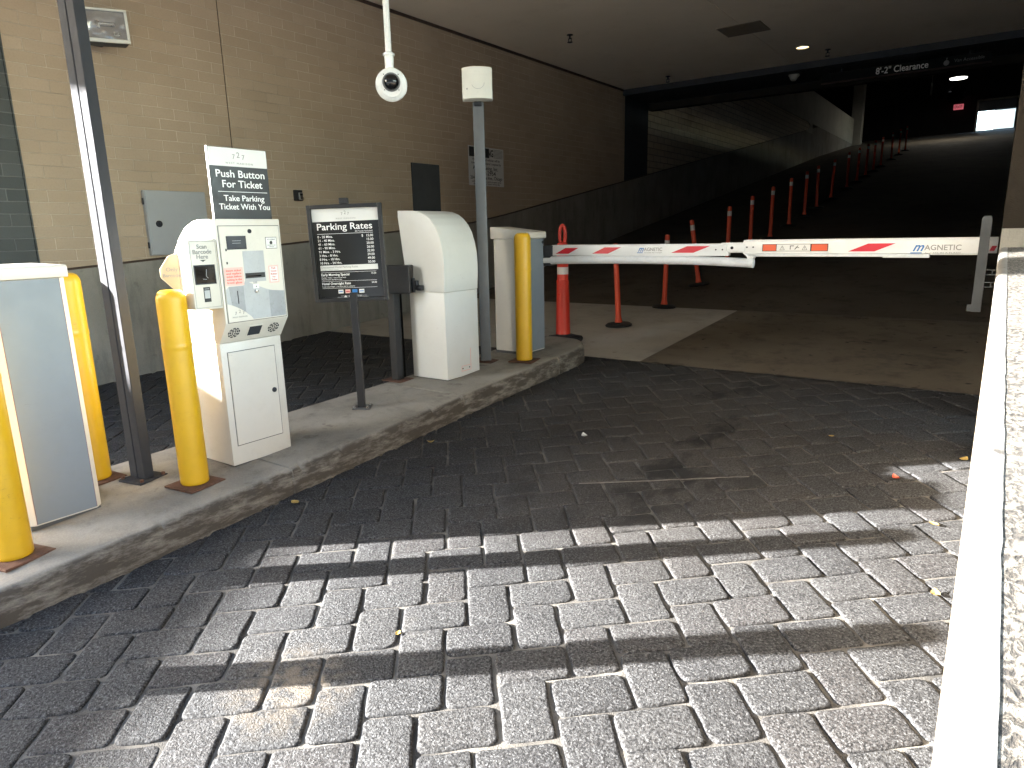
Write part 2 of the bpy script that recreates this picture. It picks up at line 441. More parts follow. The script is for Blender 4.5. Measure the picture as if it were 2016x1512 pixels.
def link(name, me, mat, parent=None, smooth=False, angle=35):
    me.materials.clear(); me.materials.append(mat)
    if smooth:
        for p in me.polygons: p.use_smooth = True
        try: me.set_sharp_from_angle(angle=R_(angle))
        except Exception: pass
    o = bpy.data.objects.new(name, me)
    COL.objects.link(o)
    if parent is not None:
        w = world_of(parent)
        me.transform(Matrix.Translation(-w))
        o.parent = parent
    return o

def tag(o, label=None, cat=None, group=None, kind=None):
    if label: o['label'] = label
    if cat: o['category'] = cat
    if group: o['group'] = group
    if kind: o['kind'] = kind
    return o

def thing(name, loc, label, cat, group=None):
    o = bpy.data.objects.new(name, None)
    o.empty_display_size = .1
    COL.objects.link(o)
    o.location = loc
    return tag(o, label, cat, group)

def frame(org, right, up):
    r = Vector(right).normalized(); u = Vector(up).normalized(); n = r.cross(u)
    return Matrix(((r.x, u.x, n.x, org[0]), (r.y, u.y, n.y, org[1]), (r.z, u.z, n.z, org[2]), (0, 0, 0, 1)))

FONT_CACHE = {}
def text(body, size, mat, mtx, parent=None, name='lettering', align='CENTER', bold=0.0, width=None, shear=0.0, spacing=1.0, extra=None):
    """real raised lettering: a text curve turned into a mesh, lying in the local xy plane of mtx"""
    cu = bpy.data.curves.new('t', 'FONT')
    cu.body = body; cu.size = size; cu.align_x = align; cu.align_y = 'CENTER'
    cu.extrude = .0004; cu.offset = bold * size; cu.shear = shear; cu.space_character = spacing
    cu.resolution_u = 3
    ob = bpy.data.objects.new('t', cu)
    COL.objects.link(ob)
    bpy.context.view_layer.update()
    me = bpy.data.meshes.new_from_object(ob.evaluated_get(bpy.context.evaluated_depsgraph_get()))
    bpy.data.objects.remove(ob); bpy.data.curves.remove(cu)
    if width:
        xs = [v.co.x for v in me.vertices]
        k = width / max(1e-6, max(xs) - min(xs))
        for v in me.vertices: v.co.x *= k
    me.transform(mtx)
    if extra is not None: extra.append(me); return None
    return link(name, me, mat, parent)

def join_text(metas, name, mat, parent):
    bm = bmesh.new()
    for me in metas: bm.from_mesh(me)
    out = bpy.data.meshes.new(name); bm.to_mesh(out); bm.free()
    return link(name, out, mat, parent)

def zl(y):                      # height of the drive: gentle slope, then the ramp
    if y <= 8.4: return .058 * y
    if y <= 33: return .487 + .16 * (y - 8.4)
    return 4.423 + .1417 * (y - 33)
def zi(y): return .15 + .058 * y  # top of the island

# ------------------------------------------------------------------ ground, drive, ramp
g = MB()
prof = [(-400, -.42), (-6, -.42), (-1.6, -.118), (5.4, .27), (8.4, .43), (33, 4.3), (45, 5.9), (47, 5.96), (400, 5.96)]
for (y0, z0), (y1, z1) in zip(prof, prof[1:]):
    g.poly([(-300, y0, z0), (300, y0, z0), (300, y1, z1), (-300, y1, z1)])
tag(g.build('ground', M['street']), kind='structure')

def strip_floor(name, x0, x1, ys, mat, dz=0.0):
    f = MB()
    for a, b in zip(ys, ys[1:]):
        f.poly([(x0, a, zl(a) + dz), (x1, a, zl(a) + dz), (x1, b, zl(b) + dz), (x0, b, zl(b) + dz)])
    return tag(f.build(name, mat), kind='structure')

PAV_Y0, PAV_Y1 = -1.55, 5.57
strip_floor('joint_sand', -6.9, .3, [PAV_Y0, PAV_Y1], M['sand'], -.0085)

def clip(poly, f):
    out = []
    for i in range(len(poly)):
        a, b = poly[i], poly[(i + 1) % len(poly)]
        fa, fb = f(a), f(b)
        if fa >= 0: out.append(a)
        if (fa >= 0) != (fb >= 0):
            k = fa / (fa - fb)
            out.append((a[0] + (b[0] - a[0]) * k, a[1] + (b[1] - a[1]) * k))
    return out

def pavers():
    bm = bmesh.new()
    rnd = random.Random(3)
    a, b = .2485, .1657
    th = R_(40.2)
    ct, st = math.cos(th), math.sin(th)
    ox, oy = -2.094, 1.575
    gap = .0029
    def put(u0, v0, w, h):
        jx, jy = rnd.uniform(-.0022, .0022), rnd.uniform(-.0022, .0022)
        r = rnd.uniform(.015, .028)
        x0, x1, y0, y1 = u0 + gap + rnd.uniform(0, .002), u0 + w - gap - rnd.uniform(0, .002), v0 + gap + rnd.uniform(0, .002), v0 + h - gap - rnd.uniform(0, .002)
        pts = []
        for cx, cy, a0 in ((x1, y1, 0), (x0, y1, 90), (x0, y0, 180), (x1, y0, 270)):
            rr = r * rnd.uniform(.6, 1.35)
            sx = -1 if cx == x1 else 1; sy = -1 if cy == y1 else 1
            c = (cx + sx * rr, cy + sy * rr)
            for k in (0, 30, 60, 90):
                an = R_(a0 + k)
                pts.append((c[0] + rr * math.cos(an), c[1] + rr * math.sin(an)))
            # two irregular points along the following edge
            nx = {0: ((x1 + (x0 - x1) * .33, y1), (x1 + (x0 - x1) * .66, y1)), 90: ((x0, y1 + (y0 - y1) * .33), (x0, y1 + (y0 - y1) * .66)),
                  180: ((x0 + (x1 - x0) * .33, y0), (x0 + (x1 - x0) * .66, y0)), 270: ((x1, y0 + (y1 - y0) * .33), (x1, y0 + (y1 - y0) * .66))}[a0]
            for p in nx: pts.append((p[0] + rnd.uniform(-.0032, .0032), p[1] + rnd.uniform(-.0032, .0032)))
        P = [(ox + (p[0] + jx) * ct - (p[1] + jy) * st, oy + (p[0] + jx) * st + (p[1] + jy) * ct) for p in pts]
        cx = sum(p[0] for p in P) / len(P); cy = sum(p[1] for p in P) / len(P)
        if not (-6.95 < cx < .22 and PAV_Y0 - .1 < cy < PAV_Y1 + .12): return
        P = clip(P, lambda p: PAV_Y1 - p[1])
        P = clip(P, lambda p: p[1] - PAV_Y0)
        if len(P) < 3: return
        cx = sum(p[0] for p in P) / len(P); cy = sum(p[1] for p in P) / len(P)
        tx, ty, tz = rnd.gauss(0, .013), rnd.gauss(0, .013), rnd.gauss(0, .0018)
        def ring(sh, dz):
            R = []
            for p in P:
                dx, dy = p[0] - cx, p[1] - cy
                L = math.hypot(dx, dy)
                k = max(0, (L - sh) / L)
                q = (cx + dx * k, cy + dy * k)
                R.append(bm.verts.new((q[0], q[1], zl(q[1]) + dz + tz + tx * (q[0] - cx) + ty * (q[1] - cy))))
            return R
        rs = [ring(0, -.03), ring(0, -.0095), ring(.0025, -.0042), ring(.0075, -.001), ring(.015, 0)]
        n = len(P)
        for A, B in zip(rs, rs[1:]):
            for k in range(n): bm.faces.new((A[k], A[(k + 1) % n], B[(k + 1) % n], B[k]))
        bm.faces.new(rs[-1])
    for i in range(-45, 46):
        for j in range(-30, 31):
            u0, v0 = i * b + j * a, -i * b + j * a
            if abs(u0) > 9 or abs(v0) > 9: continue
            put(u0, v0, a, b)
            put(u0 + a, v0, b, a)
    me = bpy.data.meshes.new('paver_driveway')
    bm.to_mesh(me); bm.free()
    o = link('paver_driveway', me, M['paver'], None, True, 50)
    return tag(o, kind='structure')
pavers()

strip_floor('light_patch_floor', -6.87, -2.555, [5.575, 8.4], M['slab_lit'])  # patch of reflected light, put into a paler slab colour
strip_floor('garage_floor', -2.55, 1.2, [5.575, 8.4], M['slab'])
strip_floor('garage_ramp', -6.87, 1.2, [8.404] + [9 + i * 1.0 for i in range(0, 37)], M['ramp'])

m = MB()
_a, _b = Vector((-1.702, 2.976, 0)), Vector((-.95, 3.475, 0)); _n = Vector((-(_b - _a).y, (_b - _a).x, 0)).normalized()
_j = [random.uniform(-.0025, .0025) for i in range(25)]; _w = [random.uniform(.0012, .0036) for i in range(25)]
for i in range(24):
    q0, q1 = _a.lerp(_b, i / 24) + _n * _j[i], _a.lerp(_b, (i + 1) / 24) + _n * _j[i + 1]
    m.prism([(q.x, q.y, zl(q.y) - .002) for q in (q0 - _n * _w[i], q1 - _n * _w[i + 1], q1 + _n * _w[i + 1], q0 + _n * _w[i])], (0, 0, .0052))
tag(m.build('joint_strip', paint('pale_joint_filler', (.12, .11, .10, 1), .7, .3, .5, 14)), kind='structure')

# ------------------------------------------------------------------ kerbed island
def island():
    bm = bmesh.new()
    rnd = random.Random(11)
    ys = [-2.2]
    while ys[-1] < 5.62: ys.append(ys[-1] + .022)
    JT = (-.75, .62, 2.12, 3.62, 4.9)
    ys = sorted([y for y in ys if min(abs(y - j) for j in JT) > .009] + [j + d for j in JT for d in (-.007, -.004, 0, .004, .007)])
    rows = []
    jit = 0
    for y in ys:
        xr = -3.0 + .02 * math.sin(y * 1.3) * .5
        xl = -4.03 + (y - 1.6) * .088 if y > 1.6 else -4.03
        t0 = max(0, (y - 5.18) / .46)
        xr2 = xr - .34 * (1 - math.sqrt(max(0, 1 - min(1, t0) ** 2)))
        jit = jit * .75 + rnd.gauss(0, .0026)
        chip = rnd.random() < .05
        cz = rnd.uniform(.012, .028) if chip else 0
        j2 = rnd.gauss(0, .002)
        z = zl(y)
        row = [(xr2 + .004 + j2, z - .05), (xr2 + j2 * .5, z + .03), (xr2 - .003 + rnd.gauss(0, .002), z + .08), (xr2 - .008 + jit * .7, z + .122 - cz),
               (xr2 - .017 - cz * .6 + jit, z + .141 - cz * .7), (xr2 - .034 - cz + jit, z + .1485 - cz * .25), (xr2 - .07, z + .15), (xr2 - .2, z + .151), ((xr2 + xl) / 2, z + .153),
               (xl + .1, z + .151), (xl + .02, z + .149), (xl + .002, z + .135), (xl, z - .05)]
        if any(abs(y - j) < .005 for j in JT):
            row = [(p[0] + (-.008 if k < 6 else 0), p[1] - (.008 if k >= 4 else 0)) for k, p in enumerate(row)]
        rows.append([bm.verts.new((p[0], y, p[1])) for p in row])
    for A, B in zip(rows, rows[1:]):
        for k in range(len(A) - 1): bm.faces.new((A[k], A[k + 1], B[k + 1], B[k]))
    bm.faces.new(rows[0]); bm.faces.new(rows[-1][::-1])
    bmesh.ops.recalc_face_normals(bm, faces=bm.faces[:])
    me = bpy.data.meshes.new('traffic_island'); bm.to_mesh(me); bm.free()
    return tag(link('traffic_island', me, M['island'], None, True, 60), kind='structure')
island()
#SECTION2
# ------------------------------------------------------------------ building shell
WX = -6.87
def plz(y):                      # top of the concrete wall base
    if y < 8.8: return 1.235 + .0675 * (y - 2.5)
    return min(5.57, 1.66 + .165 * (y - 8.8))

w = thing('brick_wall', (WX, 8, 0), 'long tan brick wall above a concrete base, left side of the garage entrance', 'wall')
WC0, WC1 = 2.5, 14.0            # tan field between dark pilaster and black portal pier
m = MB(); m.prism([(WX, WC0, .5), (WX, WC1, .5), (WX, WC1, 4.36), (WX, WC0, 4.36)], (-.3, 0, 0)); m.build('wall', M['brick'], w)
m = MB()
ys = [-.3] + [i * .55 + .9 for i in range(0, 15)] + [9.5 + i for i in range(0, 32)]
for a, b in zip(ys, ys[1:]):
    m.hexa([(WX - .28, a, -1), (WX + .022, a, -1), (WX + .022, b, -1), (WX - .28, b, -1), (WX - .28, a, plz(a)), (WX + .022, a, plz(a)), (WX + .022, b, plz(b)), (WX - .28, b, plz(b))])
bmesh.ops.remove_doubles(m.bm, verts=m.bm.verts[:], dist=1e-4)
m.build('concrete_base', M['plinth'], w)
m = MB()
yy = [2.56] + ys[4:]
for a, b in zip(yy, yy[1:]):
    m.hexa([(WX + .001, a, plz(a) + .0005), (WX + .027, a, plz(a) + .0005), (WX + .027, b, plz(b) + .0005), (WX + .001, b, plz(b) + .0005),
            (WX + .001, a, plz(a) + .02), (WX + .014, a, plz(a) + .02), (WX + .014, b, plz(b) + .02), (WX + .001, b, plz(b) + .02)])
m.build('flashing', M['flash'], w)
m = MB(); m.box(WX - .2, WX + .02, WC0 + .06, 13.89, 4.352, 4.389); m.build('top_trim', M['flash'], w)
m = MB()                         # vertical movement joint
zz = 1.4
m.box(WX + .0005, WX + .0035, 4.505, 4.513, 1.42, 4.3)
m.build('control_joint', M['flash'], w)

m = MB(); m.box(WX - .3, WX + .012, -.3, 2.488, -.5, 4.36, .004); m.box(WX - .02, WX + .02, 2.489, 2.502, 1.26, 4.36)
tag(m.build('brick_pilaster', M['brick_dark']), 'dark grey glazed brick pilaster ending the tan wall at the left edge', 'pilaster')

m = MB(); m.box(WX - .3, WX + .004, 14.003, 15.19, 2.3, 4.268, .003)
tag(m.build('brick_pier', M['brick_black']), 'black brick pier at the far end of the tan wall under the beam', 'pier')

m = MB(); m.box(-7.3, 1.2, 13.9, 15.19, 4.27, 4.388, .006)
tag(m.build('portal_beam', paint('beam_black', (.03, .034, .040, 1), .6, .1)), 'black beam spanning the dark garage opening below the ceiling', 'beam')

# ceiling of the entrance bay with joints cut as real grooves
m = MB()
XS = [-14, -6.95, -3.455, -3.445, 0.6, 8]
m.box(-14, -3.4545, -1.0, 14.95, 4.39, 5.3)
m.box(-3.4455, 8, -1.0, 14.95, 4.39, 5.3)
m.box(-3.4545, -3.4455, -1.0, 14.95, 4.398, 5.3)
tag(m.build('ceiling', M['ceiling']), kind='structure')
m = MB(); m.box(-14, 8, 15.2, 15.4, 4.13, 9.6)
tag(m.build('lintel', M['pier']), 'brown lintel strip just below and behind the black beam', 'lintel')
m = MB(); m.box(-14, 8, 15.41, 46, 9.5, 9.8)
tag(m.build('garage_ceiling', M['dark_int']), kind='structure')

# inner wall beside the ramp
w2 = thing('inner_brick_wall', (WX, 22, 2), 'dim coursed brick infill wall beside the ramp behind the black pier', 'wall')
m = MB(); m.box(WX - .3, WX - .002, 15.2, 31.2, 1.5, 5.62); m.build('wall', M['brick_inner'], w2)
m = MB()
m.prism([(WX + .03, 15.41, 5.58), (WX + .03, 40.6, 5.575), (WX + .03, 40.6, 6.8), (WX + .03, 15.41, 6.86)], (-.4, 0, 0)); m.prism([(WX + .028, 31.4, 5.58), (WX + .028, 30.2, 5.58), (WX + .028, 30.75, 5.555), (WX + .028, 31.0, 5.48), (WX + .028, 30.9, 5.35), (WX + .028, 30.2, 5.19), (WX + .028, 31.4, 5.2)], (-.03, 0, 0))
tag(m.build('concrete_spandrel', M['spandrel']), 'grey concrete spandrel with angled end above the ramp wall', 'spandrel')
m = MB(); m.box(-7.0, -6.5, 40.7, 41.3, 5, 9.5, .01)
tag(m.build('concrete_column', M['spandrel']), 'dim concrete column at the far end of the ramp spandrel', 'column')
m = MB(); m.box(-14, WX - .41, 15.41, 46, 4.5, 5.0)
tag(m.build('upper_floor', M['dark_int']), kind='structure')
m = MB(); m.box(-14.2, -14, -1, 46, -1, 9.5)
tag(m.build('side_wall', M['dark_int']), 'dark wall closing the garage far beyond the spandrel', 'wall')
# end wall with the exit opening
EX0, EX1, EZ0, EZ1 = -1.66, -.06, 6.17, 7.14
ew = thing('end_wall', (-3, 45, 6), 'dark wall at the top of the ramp with the bright exit opening', 'wall')
m = MB()
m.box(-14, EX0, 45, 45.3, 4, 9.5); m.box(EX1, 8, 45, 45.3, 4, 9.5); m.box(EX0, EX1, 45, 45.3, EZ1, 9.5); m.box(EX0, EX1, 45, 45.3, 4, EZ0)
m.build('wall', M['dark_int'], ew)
m = MB(); m.box(EX0 - .09, EX0 - .005, 44.9, 45, 6.1, 7.7); m.box(EX0 - .09, EX1 + .1, 44.9, 45, 7.62, 7.7); m.build('door_frame', M['spandrel'], ew)
m = MB(); m.box(EX0, EX1, 44.95, 44.995, EZ1, 7.6); m.build('rolled_door', M['greypost'], ew)
for x in (-5.6, -5.2, -4.4):
    m = MB(); m.box(x, x + .18, 44.8, 45, 5.5, 7.9); m.build('pilaster', M['dark_int'], ew)
m = MB(); m.box(-6.8, -2.0, 44.7, 45, 7.9, 8.05); m.build('wall_rail', M['dark_int'], ew)
m = MB(); m.box(-1.22, 9, 58, 62, 5.9, 16, .02)
tag(m.build('distant_building', M['paleblue']), 'pale blue building seen through the far exit opening', 'building')
# right side: low wall and pier
lw = thing('low_wall', (.3, 2, 0), 'white rough low wall running beside the lane at right foreground', 'wall')
def wt(y): return 1.1 + .058 * y
m = MB()
m.hexa([(.0375, -1.6, -.6), (.75, -1.6, -.6), (.75, 4.5, -.3), (.0375, 4.5, -.3), (.0375, -1.6, wt(-1.6)), (.75, -1.6, wt(-1.6)), (.75, 4.5, wt(4.5)), (.0375, 4.5, wt(4.5))])
m.build('wall_body', M['stucco'], lw)
m = MB()
rnd = random.Random(5)
rows = []
y = -1.6
while y <= 4.5:
    z = wt(y); e = rnd.gauss(0, .0012)
    rows.append([m.bm.verts.new(p) for p in ((.0035, y, z - .05), (.0035, y, z - .022), (.0055, y, z - .010), (.011, y, z - .003), (.017, y, z + .001 + e), (.029, y, z + .0025), (.039 + e * .4, y, z + .001), (.039, y, z - .1))])
    y += .04
for A, B in zip(rows, rows[1:]):
    for k in range(7): m.bm.faces.new((A[k], A[k + 1], B[k + 1], B[k]))
m.bm.faces.new(rows[-1])
m.build('edge_trim', M['trim'], lw, True, 60)
m = MB(); m.hexa([(.0045, -1.6, -.6), (.039, -1.6, -.6), (.039, 4.5, -.3), (.0045, 4.5, -.3), (.0045, -1.6, wt(-1.6) - .0505), (.039, -1.6, wt(-1.6) - .0505), (.039, 4.5, wt(4.5) - .0505), (.0045, 4.5, wt(4.5) - .0505)])
m.build('wall_face', M['slab'], lw)
pr = thing('brown_pier', (.6, 5.0, 0), 'brown pier standing behind the end of the low white wall', 'pier')
m = MB(); m.box(.004, 1.2, 5.02, 13.89, -.5, 4.389); m.box(.004, 1.2, 13.891, 45, -.5, 4.26); m.build('pier_body', M['pier'], pr)
m = MB(); m.box(.0035, 1.2, 5.0, 5.019, -.5, 1.455, .003); m.build('pier_base', M['plinth'], pr)
m = MB(); m.box(.06, 1.3, 15.41, 44.9, 4.39, 9.49)
tag(m.build('ramp_side_wall', M['dark_int']), 'dark wall along the right side of the ramp', 'wall')
# unseen blockers added out of view to shape the sun and sky light
m = MB()
d = Vector((.386, -.922, 0)); n_ = Vector((.922, .386, 0)); p0 = Vector((-9.25, -3.4, 0)) - SUN_T * 5.0
def pt(a, b, z): q = p0 + d * a + n_ * b; return (q.x, q.y, z)
m.hexa([pt(-1.0, 0, -.5), pt(4.6, 0, -.5), pt(4.6, -.3, -.5), pt(-1.0, -.3, -.5), pt(-1.0, 0, 3.90), pt(4.6, 0, 3.86), pt(4.6, -.3, 3.86), pt(-1.0, -.3, 3.90)])
m.hexa([pt(-1.75, .05, -.5), pt(-1.0, .05, -.5), pt(-1.0, -.35, -.5), pt(-1.75, -.35, -.5), pt(-1.75, .05, 4.28), pt(-1.0, .05, 4.28), pt(-1.0, -.35, 4.28), pt(-1.75, -.35, 4.28)])
m.hexa([pt(-.999, .04, -.5), pt(-.45, .04, -.5), pt(-.45, -.34, -.5), pt(-.999, -.34, -.5), pt(-.999, .04, 4.28), pt(-.45, .04, 4.28), pt(-.45, -.34, 4.28), pt(-.999, -.34, 4.28)])
tag(m.build('sun_block_wall', M['brick']), 'tan brick wall added out of view to shade the island', 'wall')  # added wall, its stepped top shaped to cut the low sun
bs = thing('sun_block_panels', (-9, -1.0, 4.9), 'black panels added out of view to block the higher sun', 'sign')  # invented panels, sized to shade bands of the post and low wall
q = Vector((-9.0, -2.29, 0)); rr = Vector((-SUN_T.y, SUN_T.x, 0))
q = Vector((-9.0, -2.29, 0)); kc = SUN_T.y / SUN_T.x; dc = rr.y - kc * rr.x; c_q = q.y - kc * q.x
for ca, cb in ((3.27, 3.95), (4.17, 5.2)):
    m = MB(); a_ = q + rr * ((cb - c_q) / dc); b_ = q + rr * ((ca - c_q) / dc); k_ = SUN_T * .06
    base_ = [(b_ - k_).to_tuple()[:2], (b_ + k_).to_tuple()[:2], (a_ + k_).to_tuple()[:2], (a_ - k_).to_tuple()[:2]]
    m.hexa([v + (4.09,) for v in base_] + [v + (5.6,) for v in base_], .01)
    m.build('panel', M['black'], bs)  # added panels that block the higher sun
m = MB(); a_ = q + rr * ((5.2 - c_q) / dc); b_ = q + rr * ((3.27 - c_q) / dc); m.tube([b_ + Vector((0, 0, 5.64)), a_ + Vector((0, 0, 5.64))], .035); m.tube([q + Vector((0, 0, 5.64)), (-9, -.95, 5.2)], .035); m.build('bracket', M['black'], bs)
ob = thing('sky_block_building', (8, -30, 0), 'building added out of view behind the camera to block low sky', 'building')  # opposite building added to hold back light from the low sky
m = MB(); m.box(-17, 60, -45, -26, -1, 24); m.build('wall', M['brick_dark'], ob)  # wall of the added building that blocks low sky
for i in range(9):
    for j in range(5):
        m = MB(); m.box(-14 + i * 7, -10.5 + i * 7, -25.99, -25.9, 1.5 + j * 4.4, 4 + j * 4.4); m.build('window', M['screen'], ob)

# ------------------------------------------------------------------ fittings on the ceiling
def sprinkler(x, y, label):
    t_ = thing('sprinkler_head', (x, y, 4.39), label, 'sprinkler', 'sprinkler heads in the ceiling')
    m = MB(); m.lathe([(.045, 0), (.05, -.006), (.03, -.012)], (x, y, 4.3895)); m.build('escutcheon', M['steel'], t_, True)
    m = MB(); m.cyl((x, y, 4.385), (x, y, 4.33), .014, .012, 12); m.box(x - .028, x - .02, y - .004, y + .004, 4.285, 4.335); m.box(x + .02, x + .028, y - .004, y + .004, 4.285, 4.335); m.box(x - .03, x + .03, y - .006, y + .006, 4.33, 4.338)
    m.lathe([(.04, 0), (.04, -.004), (.006, -.006)], (x, y, 4.285), seg=16); m.build('head', M['steel'], t_, True)
sprinkler(-5.646, 9.603, 'dark sprinkler head in the ceiling nearest the white dome camera')
sprinkler(-5.627, 13.32, 'small sprinkler head in the ceiling above the far end of the brick wall')
sprinkler(-2.723, 13.2, 'sprinkler head in the ceiling just right of the glowing downlight')
dl = thing('downlight', (-3.024, 12.74, 4.39), 'small round glowing downlight recessed in the ceiling', 'light')
m = MB(); m.lathe([(.115, 0), (.125, -.012), (.10, -.016), (.095, -.004)], (-3.024, 12.74, 4.3895)); m.build('trim_ring', M['ceiling'], dl, True)
m = MB(); m.lathe([(0, 0), (.094, 0), (.094, -.004), (0, -.0042)], (-3.024, 12.74, 4.388)); m.build('lamp_lens', M['lamp_warm'], dl)
m = MB(); m.box(-3.80, -3.16, 10.75, 11.32, 4.378, 4.3893, .004)
tag(m.build('access_panel', paint('panel_paint', (.235, .20, .155, 1), .7, .05)), 'flat square access panel set in the beige ceiling', 'panel')

dc = thing('dome_camera', (-3.52, 3.57, 4.39), 'white dome camera hanging from a pipe under the ceiling', 'camera')
m = MB(); m.cyl((-3.52, 3.57, 4.389), (-3.52, 3.57, 2.70), .021, seg=20); m.build('pipe', M['camwhite'], dc, True)
m = MB(); m.lathe([(.021, 0), (.040, 0), (.040, .012), (.030, .016), (.027, .02)], (-3.52, 3.57, 2.685)); m.lathe([(.029, 0), (.032, .09), (.026, .092)], (-3.52, 3.57, 2.60), seg=24); m.build('collar', M['camwhite'], dc, True)
fc = Vector((-3.515, 3.575, 2.50))
fd = (Vector((0, 0, 1.5)) - fc); fd = (Vector((fd.x, fd.y, -1.1))).normalized()
m = MB(); m.lathe([(0, -.075), (.045, -.07), (.08, -.05), (.10, -.02), (.108, .01), (.105, .03), (.09, .042), (.078, .046), (.075, .052), (0, .053)], fc, fd, 40); m.build('housing', M['camwhite'], dc, True)
ri_ = MB(); up_ = Vector((0, 0, 1)); up_ = (up_ - fd * up_.dot(fd)).normalized(); bc = fc + up_ * .018
ri_.lathe([(.052, 0), (.060, .004), (.060, .010), (.052, .013)], bc + fd * .050, fd, 36); ri_.build('bezel', M['greypost'], dc, True)
m = MB(); m.lathe([(.053, 0), (.050, .018), (.040, .033), (.022, .043), (0, .046)], bc + fd * .052, fd, 32); m.build('bubble', M['glassblack'], dc, True, 80)
rt_ = fd.cross(up_)
for a in (45, 135, 225, 315):
    m = MB(); m.lathe([(.004, 0), (.004, .003), (0, .0032)], bc + fd * .052 + (up_ * math.sin(R_(a)) + rt_ * math.cos(R_(a))) * .068, fd, 8)
    m.build('screw', M['greypost'], dc)

# white sensor on the beam
m = MB(); m.lathe([(.10, 0), (.10, -.05), (.075, -.06), (.07, -.10), (.045, -.14), (0, -.15)], (-3.5, 14.26, 4.3), (0, .35, 1), 24)
tag(m.build('ceiling_sensor', M['spandrel'], None, True), 'small pale dome sensor fixed to the black beam', 'sensor')

# clearance bar
cb_ = thing('clearance_bar', (-1.75, 14.3, 4.15), 'black clearance bar hung under the beam reading 8 foot 2', 'sign')
m = MB(); m.box(-3.02, -.43, 14.27, 14.33, 4.055, 4.205, .006); m.build('bar', M['blackmatte'], cb_)
m = MB(); m.box(-3.02, -.43, 14.262, 14.335, 4.035, 4.054, .003); m.build('bottom_rail', M['signbrown'], cb_)
for x in (-2.7, -.75):
    m = MB(); m.box(x, x + .02, 14.29, 14.31, 4.2, 4.269); m.build('hanger', M['black'], cb_)
text('8\'-2" Clearance', .150, M['white_ink'], frame((-1.72, 14.267, 4.125), (1, 0, 0), (0, 0, 1)), cb_, bold=.012, width=.80)
text('Van Accessible', .075, M['greyink'], frame((-.74, 14.267, 4.13), (1, 0, 0), (0, 0, 1)), cb_, width=.42)
m = MB()                         # wheelchair emblem built from small pieces
ex, ez = -1.06, 4.125
m.lathe([(.035, 0), (.042, 0), (.042, -.002), (.035, -.002)], (ex, 14.268, ez - .012), (0, 1, 0), 24)
m.box(ex - .006, ex + .006, 14.265, 14.268, ez - .005, ez + .045); m.box(ex - .004, ex + .032, 14.2652, 14.2682, ez - .008, ez + .002); m.lathe([(.011, 0), (.011, -.003)], (ex, 14.268, ez + .06), (0, 1, 0), 12)
m.build('wheelchair_emblem', M['greyink'], cb_)

# things inside the garage
gl = thing('pendant_lamp', (-2.29, 38, 7.77), 'bright round lamp hanging in the dark garage above the ramp', 'light')
m = MB(); m.lathe([(.07, .4), (.1, .25), (.33, .05), (.35, 0), (.34, -.01)], (-2.29, 38, 7.77)); m.cyl((-2.29, 38, 8.12), (-2.29, 38, 9.5), .02); m.build('shade', M['greypost'], gl, True)
m = MB(); m.lathe([(0, -.02), (.33, -.02), (.335, 0), (0, .001)], (-2.29, 38, 7.75)); m.build('lamp_lens', M['lamp_white'], gl, True)
ld = bpy.data.lights.new('lamp_light', 'AREA'); ld.shape = 'DISK'; ld.size = .5; ld.energy = 2.4; ld.color = (1, .95, .82)
lo = bpy.data.objects.new('lamp_light', ld); lo.location = (0, 0, 0); COL.objects.link(lo); lo.parent = gl; lo.location = (0, 0, -.08)
mi = thing('convex_mirror', (-1.9, 30.5, 5.9), 'round convex mirror hanging below the garage lamp', 'mirror')
m = MB(); m.lathe([(.30, 0), (.33, .015), (.30, .03)], (-1.9, 31, 6.06), (.35, -.9, -.35), 32); m.build('rim', M['black'], mi, True)
m = MB(); m.lathe([(.295, .02), (.2, .07), (0, .10)], (-1.9, 31, 6.06), (.35, -.9, -.35), 32); m.build('mirror_face', M['glassblack'], mi, True)
m = MB(); m.box(-2.62, -2.58, 29.9, 30.1, 5.98, 6.38, .005); m.box(-2.605, -2.595, 29.99, 30.01, 6.38, 9.5)
tag(m.build('hanging_sign', M['spandrel']), 'small grey hanging sign turned edge on above the ramp', 'sign')
es = thing('exit_sign', (-2.55, 44.6, 7.35), 'red lit exit sign beside the far opening', 'sign')
m = MB(); m.box(-2.76, -2.32, 44.55, 44.65, 7.27, 7.53, .01); m.build('box', M['exit_red'], es)
text('EXIT', .2, M['white_ink'], frame((-2.54, 44.547, 7.4), (1, 0, 0), (0, 0, 1)), es, bold=.02, width=.36)
#SECTION3
# ------------------------------------------------------------------ wall fittings
ec = thing('electrical_cabinet', (WX + .01, 3.79, 1.67), 'flat grey metal cabinet door with round lock on the brick wall', 'cabinet')
m = MB(); m.box(WX + .001, WX + .05, 3.47, 4.10, 1.35, 1.975, .003); m.build('frame', M['boxgrey'], ec)
m = MB(); m.box(WX + .051, WX + .062, 3.475, 4.095, 1.356, 1.97, .004); dr = m.build('door', M['boxgrey'], ec)
m = MB(); m.lathe([(.032, 0), (.032, .008), (.024, .012), (.020, .006), (0, .006)], (WX + .062, 3.575, 1.655), (1, 0, 0), 24); m.box(WX + .066, WX + .078, 3.571, 3.579, 1.64, 1.67, .002); m.build('lock', M['steel'], dr, True)
for z in (1.45, 1.87):
    m = MB(); m.cyl((WX + .03, 3.462, z - .03), (WX + .03, 3.462, z + .03), .008, seg=10); m.build('hinge', M['steel'], ec)

